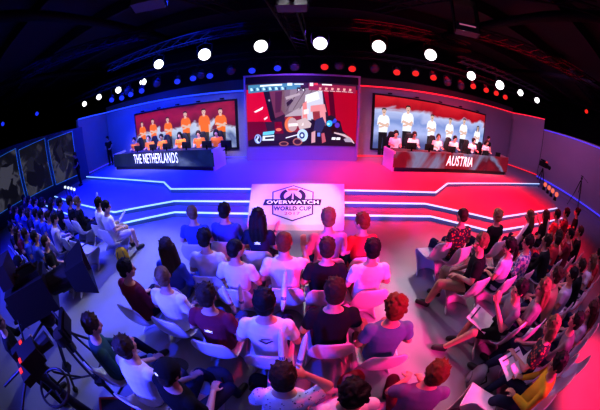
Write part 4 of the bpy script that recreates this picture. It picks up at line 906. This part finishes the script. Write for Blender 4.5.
# box trusses
def truss(A,B,w,label,m='steel',r=.028,step=.6,seg=1):
    A=Vector(A);B=Vector(B);d=(B-A).normalized(); s=d.cross(Vector((0,0,1))).normalized()*w/2; u=Vector((0,0,w/2)); mb=MB(); L=(B-A).length
    root=empty('lighting_truss',A); tag(root,label,'truss'); A0=A.copy()
    c=[s+u,-s+u,-s-u,s-u]
    for k in c: mb.bar(k,B-A+k,r,n=8)
    mb.build('chords',M[m],root)
    mb=MB(); n=int(L/step)
    for i in range(n):
        p=d*(i*step); q=d*((i+1)*step)
        for a,b in ((0,1),(1,2),(2,3),(3,0)):
            mb.bar(p+c[a],(q if i%2 else q)+c[b],r*.55,n=5)
    mb.build('lattice',M[m],root)
truss((-8.2,8.7,5.55),(6.0,7.6,5.70),.32,'near cross truss carrying the large white lamps')
truss((-15.5,9.9,4.95),(0,9.75,4.85),.26,'stage truss over the left wall carrying blue lamps')
truss((0.1,9.75,4.88),(16.5,9.75,5.25),.26,'stage truss over the right wall carrying red lamps')
truss((-15.5,11.9,5.5),(-6.5,11.6,5.5),.26,'side truss over the left wall carrying small white lamps')
truss((6.5,9.0,5.5),(13.5,8.3,5.5),.26,'side truss over the right wing carrying small white lamps')
truss((-.45,3.2,5.2),(.15,10.2,5.2),.45,'long truss running from overhead to the video wall')
truss((-4.2,1.2,6.15),(-2.0,7.6,6.2),.35,'slanted truss overhead left of the middle')
truss((4.9,1.2,6.15),(2.3,7.2,6.2),.35,'slanted truss overhead right of the middle')
truss((-14,1.0,5.9),(-5.2,8.0,6.15),.35,'slanted truss high on the left')
truss((14,1.5,5.9),(5.0,7.2,6.15),.35,'slanted truss high on the right')
truss((-20,6.5,6.75),(-10.0,5.6,6.7),.4,'far left cross truss in the dark')
truss((10.0,5.6,6.7),(21,6.3,6.75),.4,'far right cross truss in the dark')
# ceiling ribs
for k,(a,b) in enumerate([((-23,3,6.9),(23,3,6.9)),((-23,6,6.9),(23,6,6.9)),((-23,9,6.9),(23,9,6.9)),((-23,12,6.9),(23,12,6.9)),((-23,0,6.9),(23,0,6.9))]):
    mb=MB(); mb.box(((a[0]+b[0])/2,a[1],a[2]),(46,.18,.5)); struct(mb.build('trim_12',M['ceil']))
for x in (-18,-12,-6,6,12,18):
    mb=MB(); mb.tube([(x,-6,6.6),(x*1.02,5,6.55),(x,16,6.6)],.16,10); tag(mb.build('ventilation_duct',M['steel'],None,True),'dark round duct under the ceiling, %s'%{-18:'far left',-12:'left',-6:'left of the middle',6:'right of the middle',12:'right',18:'far right'}[x],'duct','ceiling ducts')
def projector(x,y,z,rz,label):
    r=empty('projector',(x,y,z),rz); tag(r,label,'projector'); mb=MB(); mb.box((0,0,0),(.55,.45,.22)); mb.build('housing',M['fascia'],r)
    mb=MB(); mb.bar((0,.2,0),(0,.34,0),.08,n=14); mb.build('lens_barrel',M['black'],r)
    mb=MB(); mb.box((-.3,0,.35),(.03,.4,.9)); mb.box((.3,0,.35),(.03,.4,.9)); mb.box((0,0,.8),(.63,.4,.03)); mb.build('hanging_cage',M['steel'],r)
    mb=MB(); mb.add([(-.2,-.226,.02),(.2,-.226,.02),(.2,-.226,.06),(-.2,-.226,.06)],[(0,1,2,3)]); mb.build('indicator',flat('indicator_glow',(.6,.15,.3),.6),r)
projector(-.15,4.6,5.0,0,'projector hanging overhead at the top middle'); projector(-2.4,3.4,5.1,.4,'projector hanging overhead on the left'); projector(3.7,4.7,5.2,-.5,'projector hanging overhead on the right')

# small floor lights and cameras at the stage ends
for i,(x,y) in enumerate([(15.2,8.9),(14.95,8.35),(14.7,7.85),(14.4,7.3)]):
    r=empty('floor_lamp',(x,y,0)); tag(r,'small round pink floor light at the right stage end, %s from the corner'%['first','second','third','fourth'][i],'lamp','floor lights at the right stage end')
    mb=MB(); mb.bar((0,0,0),(0,0,.16),.12,.10,14); mb.box((0,0,.22),(.1,.1,.14)); mb.build('base',M['black'],r)
    mb=MB(); mb.ell((-.05,-.08,.38),(.15,.15,.15)); mb.build('glowing_head',flat('floor_lamp_glow',(1,.20,.14),.85),r,True)
for i,(x,y) in enumerate([(-9.3,6.45),(-9.75,6.6),(-10.2,6.72),(-10.7,6.85)]):
    r=empty('candle_light',(x,y,.30)); tag(r,'small white globe light on a slim stem at the left stage end, %s'%['nearest','second','third','farthest'][i],'lamp','globe lights at the left stage end')
    mb=MB(); mb.bar((0,0,0),(0,0,.02),.10,.10,12); mb.bar((0,0,0),(0,0,.42),.015); mb.build('stem',M['steel'],r); mb=MB(); mb.ell((0,0,.50),(.07,.07,.07)); mb.build('globe',flat('globe_glow',(.75,.85,1),1.1),r,True)
def tripod(x,y,h,rz,label,z=0,cam=True,spread=.55):
    r=empty('camera_tripod',(x,y,z),rz); tag(r,label,'tripod')
    for a in (90,210,330):
        mb=MB(); a=R(a); mb.bar((.05*math.cos(a),.05*math.sin(a),h*.86),(spread*.5*math.cos(a),spread*.5*math.sin(a),h*.45),.035,.03); mb.bar((spread*.5*math.cos(a),spread*.5*math.sin(a),h*.45),(spread*math.cos(a),spread*math.sin(a),.02),.024,.018); mb.ell((spread*math.cos(a),spread*math.sin(a),.025),(.035,.035,.024),n=8,m=6); mb.build('leg',M['black'],r)
    mb=MB(); mb.bar((0,0,h*.5),(0,0,h),.03); mb.ell((0,0,h*.93),(.08,.08,.08)); mb.box((0,0,h*1.0),(.14,.2,.04)); mb.build('fluid_head',M['black'],r)
    mb=MB(); mb.bar((0,-.05,h),(.1,-.55,h-.2),.012); mb.build('pan_handle',M['black'],r)
    return r
tripod(15.9,6.2,2.0,.3,'tall black tripod standing against the right side wall',spread=.6)
r=empty('broadcast_camera',(14.9,9.2,STAGE-.45)); tag(r,'red-lit camera on a short stand at the right stage corner','camera')
mb=MB(); mb.box((0,0,1.55),(.35,.6,.32)); mb.box((0,.1,1.78),(.2,.35,.1)); mb.build('camera_body',M['black'],r)
mb=MB(); mb.bar((0,-.3,1.55),(-.1,-.65,1.52),.10,.13,14); mb.build('lens_barrel',M['black'],r)
mb=MB()
for a in (90,210,330): a=R(a); mb.bar((0,0,1.3),(.45*math.cos(a),.45*math.sin(a),.03),.035,.025)
mb.build('stand',M['black'],r)
mb=MB(); mb.box((-.1,-.3,1.78),(.28,.04,.10)); mb.build('tally_light',flat('tally_glow',(1,.05,.04),.7),r)

# ------------------------------------------------------------------ large studio camera in the left foreground
M['cam_black']=mat('camera_black',(.008,.005,.006),.55); M['cam_grey']=mat('camera_grey',(.022,.012,.014),.6)
M['tally']=flat('tally_red',(1,.04,.03),1.2); M['dimred']=flat('dim_red_label',(.45,.05,.05),.6)
cx_,cy_,cz_=-2.55,.85,1.80
r=empty('studio_camera',(cx_,cy_,cz_),R(-38)); tag(r,'large black studio camera with a square lens hood in the left foreground','camera')
mb=MB(); mb.box((0,-.30,0),(.36,.66,.40)); mb.box((0,-.22,.22),(.22,.42,.08)); mb.box((0,-.66,-.02),(.24,.12,.22)); mb.box((-.16,-.30,.02),(.03,.40,.20)); mb.build('camera_body',M['cam_black'],r)
mb=MB(); mb.bar((0,.0,0),(0,.16,0),.12,.13,18); mb.bar((0,.16,0),(0,.34,0),.14,.14,18); mb.build('lens_barrel',M['cam_black'],r)
mb=MB()
a=[(-.15,.32,-.12),(.15,.32,-.12),(.15,.32,.12),(-.15,.32,.12)]; b=[(-.26,.60,-.20),(.26,.60,-.20),(.26,.60,.20),(-.26,.60,.20)]; bi=[(x*.93,y,z*.93) for x,y,z in b]; ai=[(x*.85,y+.02,z*.85) for x,y,z in a]
mb.add(a+b+bi+ai,[(0,1,5,4),(1,2,6,5),(2,3,7,6),(3,0,4,7),(4,5,9,8),(5,6,10,9),(6,7,11,10),(7,4,8,11),(9,13,12,8),(10,14,13,9),(11,15,14,10),(8,12,15,11),(12,13,14,15)]); mb.build('lens_hood',M['cam_black'],r)
mb=MB(); mb.bar((0,.345,0),(0,.36,0),.11,.11,18); mb.build('front_glass',mat('lens_glass',(.02,.03,.08),.05),r)
mb=MB(); mb.box((0,-.48,.38),(.34,.20,.24)); mb.tube([(0,-.3,.22),(0,-.36,.28),(0,-.42,.30)],.03,8); mb.build('viewfinder',M['cam_grey'],r)
mb=MB(); mb.box((.06,-.56,.505),(.06,.02,.015)); mb.build('tally_light',M['tally'],r)
mb=MB(); mb.tube([(0,-.05,.24),(0,-.08,.32),(0,-.32,.32),(0,-.36,.24)],.018,8); mb.build('carry_handle',M['cam_grey'],r)
mb=MB(); mb.box((0,-.28,-.20),(.20,.44,.05)); mb.ell((0,-.28,-.32),(.13,.13,.12)); mb.build('fluid_head',M['cam_grey'],r)
for s in (-1,1): mb=MB(); mb.tube([(s*.10,-.36,-.30),(s*.22,-.62,-.34),(s*.28,-.95,-.36)],.018,8); mb.bar((s*.265,-.86,-.356),(s*.29,-1.02,-.363),.028,n=10); mb.build('pan_handle',M['cam_black'],r)
mb=MB(); mb.tube([(.12,-.62,-.05),(.25,-.8,-.4),(.2,-.75,-.9),(.1,-.5,-1.3)],.016,8); mb.build('camera_cable',M['rubber'],r)
rad=R(-38); hx=cx_+.28*math.sin(rad); hy_=cy_-.28*math.cos(rad)
r=empty('camera_tripod',(hx,hy_,0),.5); tag(r,'heavy black tripod with spreader under the large studio camera','tripod')
for a in (70,190,310):
    a=R(a); ca,sa=math.cos(a),math.sin(a); sd=Vector((-sa,ca,0))*.035; mb=MB()
    for s in (-1,1): mb.bar(Vector((.09*ca,.09*sa,1.16))+sd*s,Vector((.42*ca,.42*sa,.58))+sd*s,.020,.020,8)
    mb.bar((.36*ca,.36*sa,.68),(.72*ca,.72*sa,.05),.026,.022); mb.box((.40*ca,.40*sa,.60),(.12,.12,.09)); mb.ell((.72*ca,.72*sa,.045),(.06,.06,.043),n=10,m=6); mb.build('leg',M['cam_black'],r)
mb=MB(); mb.bar((0,0,1.08),(0,0,1.22),.13,.12,16); mb.bar((0,0,.9),(0,0,1.1),.07,.09,12); mb.build('bowl',M['cam_grey'],r)
mb=MB()
for a in (70,190,310): a=R(a); mb.bar((0,0,.30),(.56*math.cos(a),.56*math.sin(a),.32),.016)
mb.build('spreader',M['cam_grey'],r)
# monitor hanging in front of the camera rig
r=empty('field_monitor',(-2.30,.66,1.50),R(-50)); tag(r,'small black field monitor under the studio camera hood','monitor')
mb=MB(); mb.box((0,0,0),(.34,.05,.20)); mb.box((0,.03,0),(.26,.03,.14)); mb.build('housing',M['cam_black'],r)
mb=MB(); mb.tube([(0,-.02,.0),(-.1,-.1,.1),(-.22,-.25,.22)],.014,8); mb.build('arm',M['cam_grey'],r)
o=MB(); o.tube([(-2.30,.66,1.4),(-2.42,.74,1.0),(-2.60,.85,.5),(-2.80,1.0,.12),(-2.80,1.1,.02),(-2.6,1.0,.017),(-2.45,.7,.017),(-2.5,.35,.017)],.016,8); o=o.build('camera_cable',M['rubber'],None,True); tag(o,'black cable hanging from the field monitor to the aisle floor','cable')
# second rig: remote head and pedestal at the lower left with red-lit parts
r=empty('camera_pedestal',(-2.45,-.05,0),R(-20)); tag(r,'black camera pedestal with red-lit controls at the lower left','camera stand')
mb=MB(); mb.bar((0,0,.12),(0,0,1.05),.085,.07,16); mb.bar((0,0,1.05),(0,0,1.45),.055,.055,14); mb.build('column',M['cam_black'],r)
for a in (90,210,330):
    a=R(a); mb=MB(); mb.box((.24*math.cos(a),.24*math.sin(a),.12),(.46,.10,.10),Matrix.Rotation(a,4,'Z')); mb.bar((.46*math.cos(a),.46*math.sin(a),.055),(.46*math.cos(a)+.05,.46*math.sin(a),.055),.055,n=14); mb.build('wheel_arm',M['cam_black'],r)
mb=MB(); ringp=[(.26*math.cos(t),.26*math.sin(t),1.12) for t in [2*math.pi*i/24 for i in range(25)]]; mb.tube(ringp,.018,8)
for k in range(4): t=k*math.pi/2; mb.bar((0,0,1.12),(.26*math.cos(t),.26*math.sin(t),1.12),.012)
mb.build('steering_ring',M['cam_grey'],r)
mb=MB(); mb.box((0,.0,1.50),(.30,.40,.10)); mb.box((.05,.12,1.62),(.22,.30,.18)); mb.box((-.16,-.02,1.60),(.10,.26,.14)); mb.bar((.05,.27,1.62),(.05,.46,1.62),.07,.085,14); mb.build('control_head',M['cam_black'],r)
for p_,s_ in (((.12,-.02,1.715),(.06,.04,.01)),((-.16,.06,1.675),(.05,.05,.01)),((.0,-.17,1.555),(.07,.05,.01))): mb=MB(); mb.box(p_,s_); mb.build('control_light',M['tally'],r)
mb=MB(); mb.bar((-.10,-.2,1.5),(-.30,-.75,1.38),.016); mb.bar((.10,-.2,1.5),(.30,-.72,1.38),.016); mb.build('pan_handle',M['cam_grey'],r)
# flight case with a red edge
r=empty('flight_case',(-2.05,.22,0),R(28)); tag(r,'dark flight case with a red rim at the lower left beside the pedestal','case')
mb=MB(); mb.box((0,0,.25),(.50,.36,.44)); mb.build('case_shell',M['cam_black'],r)
mb=MB(); 
for a_,b_ in (((-.25,-.18),(.25,-.18)),((.25,-.18),(.25,.18)),((.25,.18),(-.25,.18)),((-.25,.18),(-.25,-.18))): mb.bar(a_+(.47,),b_+(.47,),.018,n=8)
mb.build('rim',mat('red_rim',(.45,.03,.05),.5),r)
for x in (-.2,.2):
    for y in (-.13,.13): mb=MB(); mb.ell((x,y,.02),(.03,.03,.02),n=8,m=6); mb.build('caster',M['rubber'],r)
mb=MB(); mb.tube([(-.09,.19,.34),(-.09,.23,.34),(.09,.23,.34),(.09,.19,.34)],.010,6); mb.build('case_handle',M['steel'],r)
person(-4.25,1.05,-62,'operate','camera operator in a dark red-lit jacket behind the large studio camera',shirt='maroon',trousers='black',hair='cap',capcol='black',hcol='black',ls=True)
person(-3.45,.0,-30,'operate','second camera operator in black at the bottom left corner',shirt='black',trousers='black',hair='short',hcol='black',ls=True)

# ------------------------------------------------------------------ camera
cd=bpy.data.cameras.new('camera'); cam=bpy.data.objects.new('camera',cd); C.objects.link(cam); cam.location=(0,0,H); cam.rotation_euler=(R(90-25),0,0)
cd.type='PANO'; cd.panorama_type='FISHEYE_EQUISOLID'; cd.fisheye_lens=15; cd.fisheye_fov=math.pi*1.2; cd.sensor_width=36; cd.sensor_fit='HORIZONTAL'; cd.clip_start=.02; cd.clip_end=200
bpy.context.scene.camera=cam

# ------------------------------------------------------------------ light
W=bpy.data.worlds.new('world'); bpy.context.scene.world=W; W.use_nodes=True; W.node_tree.nodes['Background'].inputs[0].default_value=(.10,.07,.22,1); W.node_tree.nodes['Background'].inputs[1].default_value=.06
def area(name,loc,aim,size,col,pw,spread=180,sy=None):
    l=bpy.data.lights.new(name,'AREA'); l.energy=pw; l.color=col; l.size=size; l.spread=R(spread)
    if sy: l.shape='RECTANGLE'; l.size_y=sy
    o=bpy.data.objects.new(name,l); C.objects.link(o); o.location=loc; o.rotation_euler=(Vector(aim)-Vector(loc)).to_track_quat('-Z','Y').to_euler(); return o
def spot(name,loc,aim,col,pw,ang=50,blend=.6,rad=.15):
    l=bpy.data.lights.new(name,'SPOT'); l.energy=pw; l.color=col; l.spot_size=R(ang); l.spot_blend=blend; l.shadow_soft_size=rad
    o=bpy.data.objects.new(name,l); C.objects.link(o); o.location=loc; o.rotation_euler=(Vector(aim)-Vector(loc)).to_track_quat('-Z','Y').to_euler(); return o
BL=(.0,.004,1.0); RD=(1.0,.001,.03); PK=(1.0,.10,.42); VI=(.45,.12,1.0)
# stage washes
area('stage_wash_blue',(-7.6,7.6,6.2),(-7.8,7.6,0),7.0,BL,1150,66,4)
area('stage_wash_red',(7.6,7.4,6.2),(7.8,7.4,0),7.0,RD,1150,66,4)
area('stage_centre_blue',(-3.0,7.6,6.0),(-3.2,8.0,0),2.5,BL,330,70)
area('stage_centre_red',(3.0,7.6,6.0),(3.2,8.0,0),2.5,RD,330,70)
area('wall_wash_blue',(-7,8.0,5.6),(-7,12,2.2),8,(.015,.06,1.0),560,120,.6)
area('wall_wash_violet',(7.5,8.0,5.6),(8,12,2.2),9,(.62,.20,.62),160,120,.6)
area('wall_wash_centre',(0,7.6,5.2),(0,10.1,1.6),1.6,(.30,.08,1.0),150,100,.5)
area('side_wall_wash',(11,5.5,5.6),(16.5,7.5,2),4,(.55,.16,.60),170,120)
area('player_light_blue',(-5.2,5.8,5.6),(-5.8,10.1,1.7),5.5,(1.0,.85,.80),80,36,.4)
area('player_light_red',(6.4,5.8,5.6),(6.9,10.0,1.8),6.0,(1.0,.85,.88),75,36,.4)
# audience: saturated light from both sides, a little neutral light from the lamp bar
spot('left_front_blue',(-7.5,8.3,5.2),(-2.0,2.2,.8),(.02,.06,1.0),700,60,.7,.3)
spot('right_front_red',(7.0,7.9,5.2),(2.4,2.2,.8),(1.0,.01,.10),420,60,.7,.3)
spot('back_pink',(4.5,-3.0,4.6),(1.9,2.4,.9),(1.0,.02,.30),5200,38,.8,.4)
spot('back_blue',(-4.5,-3.2,4.6),(-1.8,2.7,.9),(.05,.06,1.0),8500,44,.8,.4)
spot('bar_neutral',(0.3,8.0,4.8),(.2,1.4,.4),(.95,.85,1.0),800,50,.8,.25)
spot('bar_neutral_left',(-3.2,8.3,4.8),(-4.0,2.6,.3),(.75,.80,1.0),3000,44,.8,.25)
spot('bar_neutral_right',(4.3,7.7,4.9),(3.4,2.4,.3),(1.0,.80,.90),1000,44,.8,.25)
area('house_blue_left',(-8.5,3.0,5.6),(-8.5,3.2,1),4,BL,300,90)
area('overhead_fill',(0,.5,6.0),(0,1.6,0),4,(.66,.42,1.0),20,110)
area('right_block_red',(8.5,2.5,5.6),(7,2.5,.8),3,(1.0,.02,.10),16,90)
spot('pit_red',(1.2,4.0,5.6),(.7,1.25,.4),(1.0,.01,.10),1100,34,.7,.15)
spot('pit_blue',(-2.2,4.0,5.6),(-1.3,1.5,.4),(.01,.04,1.0),1500,40,.7,.15)
spot('mid_pink',(2.6,4.8,5.4),(.55,2.6,.6),(1.0,.03,.35),650,30,.7,.15)
area('right_violet',(5.2,1.2,5.8),(5.0,1.8,.6),3,(.62,.36,.95),42,90)
area('left_neutral',(-6.2,2.6,5.8),(-6.4,3.2,.6),3,(.45,.50,1.0),60,90)
spot('corner_red',(5.0,-1.2,5.2),(5.4,-1.3,0),(1.0,.01,.08),4200,40)
spot('ramp_white',(-.1,3.2,6.6),(-.12,6.2,.2),(1,.95,.97),1250,24,.4)
spot('left_floor_blue',(-5.0,-.8,5.0),(-3.8,.3,0),(.01,.05,1),260,45)
spot('operator_red',(-5.2,-.6,3.2),(-3.9,.6,1.3),(1.0,.03,.03),9,60)
sc=bpy.context.scene
sc.view_settings.view_transform='Standard'; sc.view_settings.look='None'; sc.view_settings.exposure=.25; sc.view_settings.gamma=.84
sc.cycles.max_bounces=5; sc.cycles.diffuse_bounces=2; sc.cycles.use_denoising=True
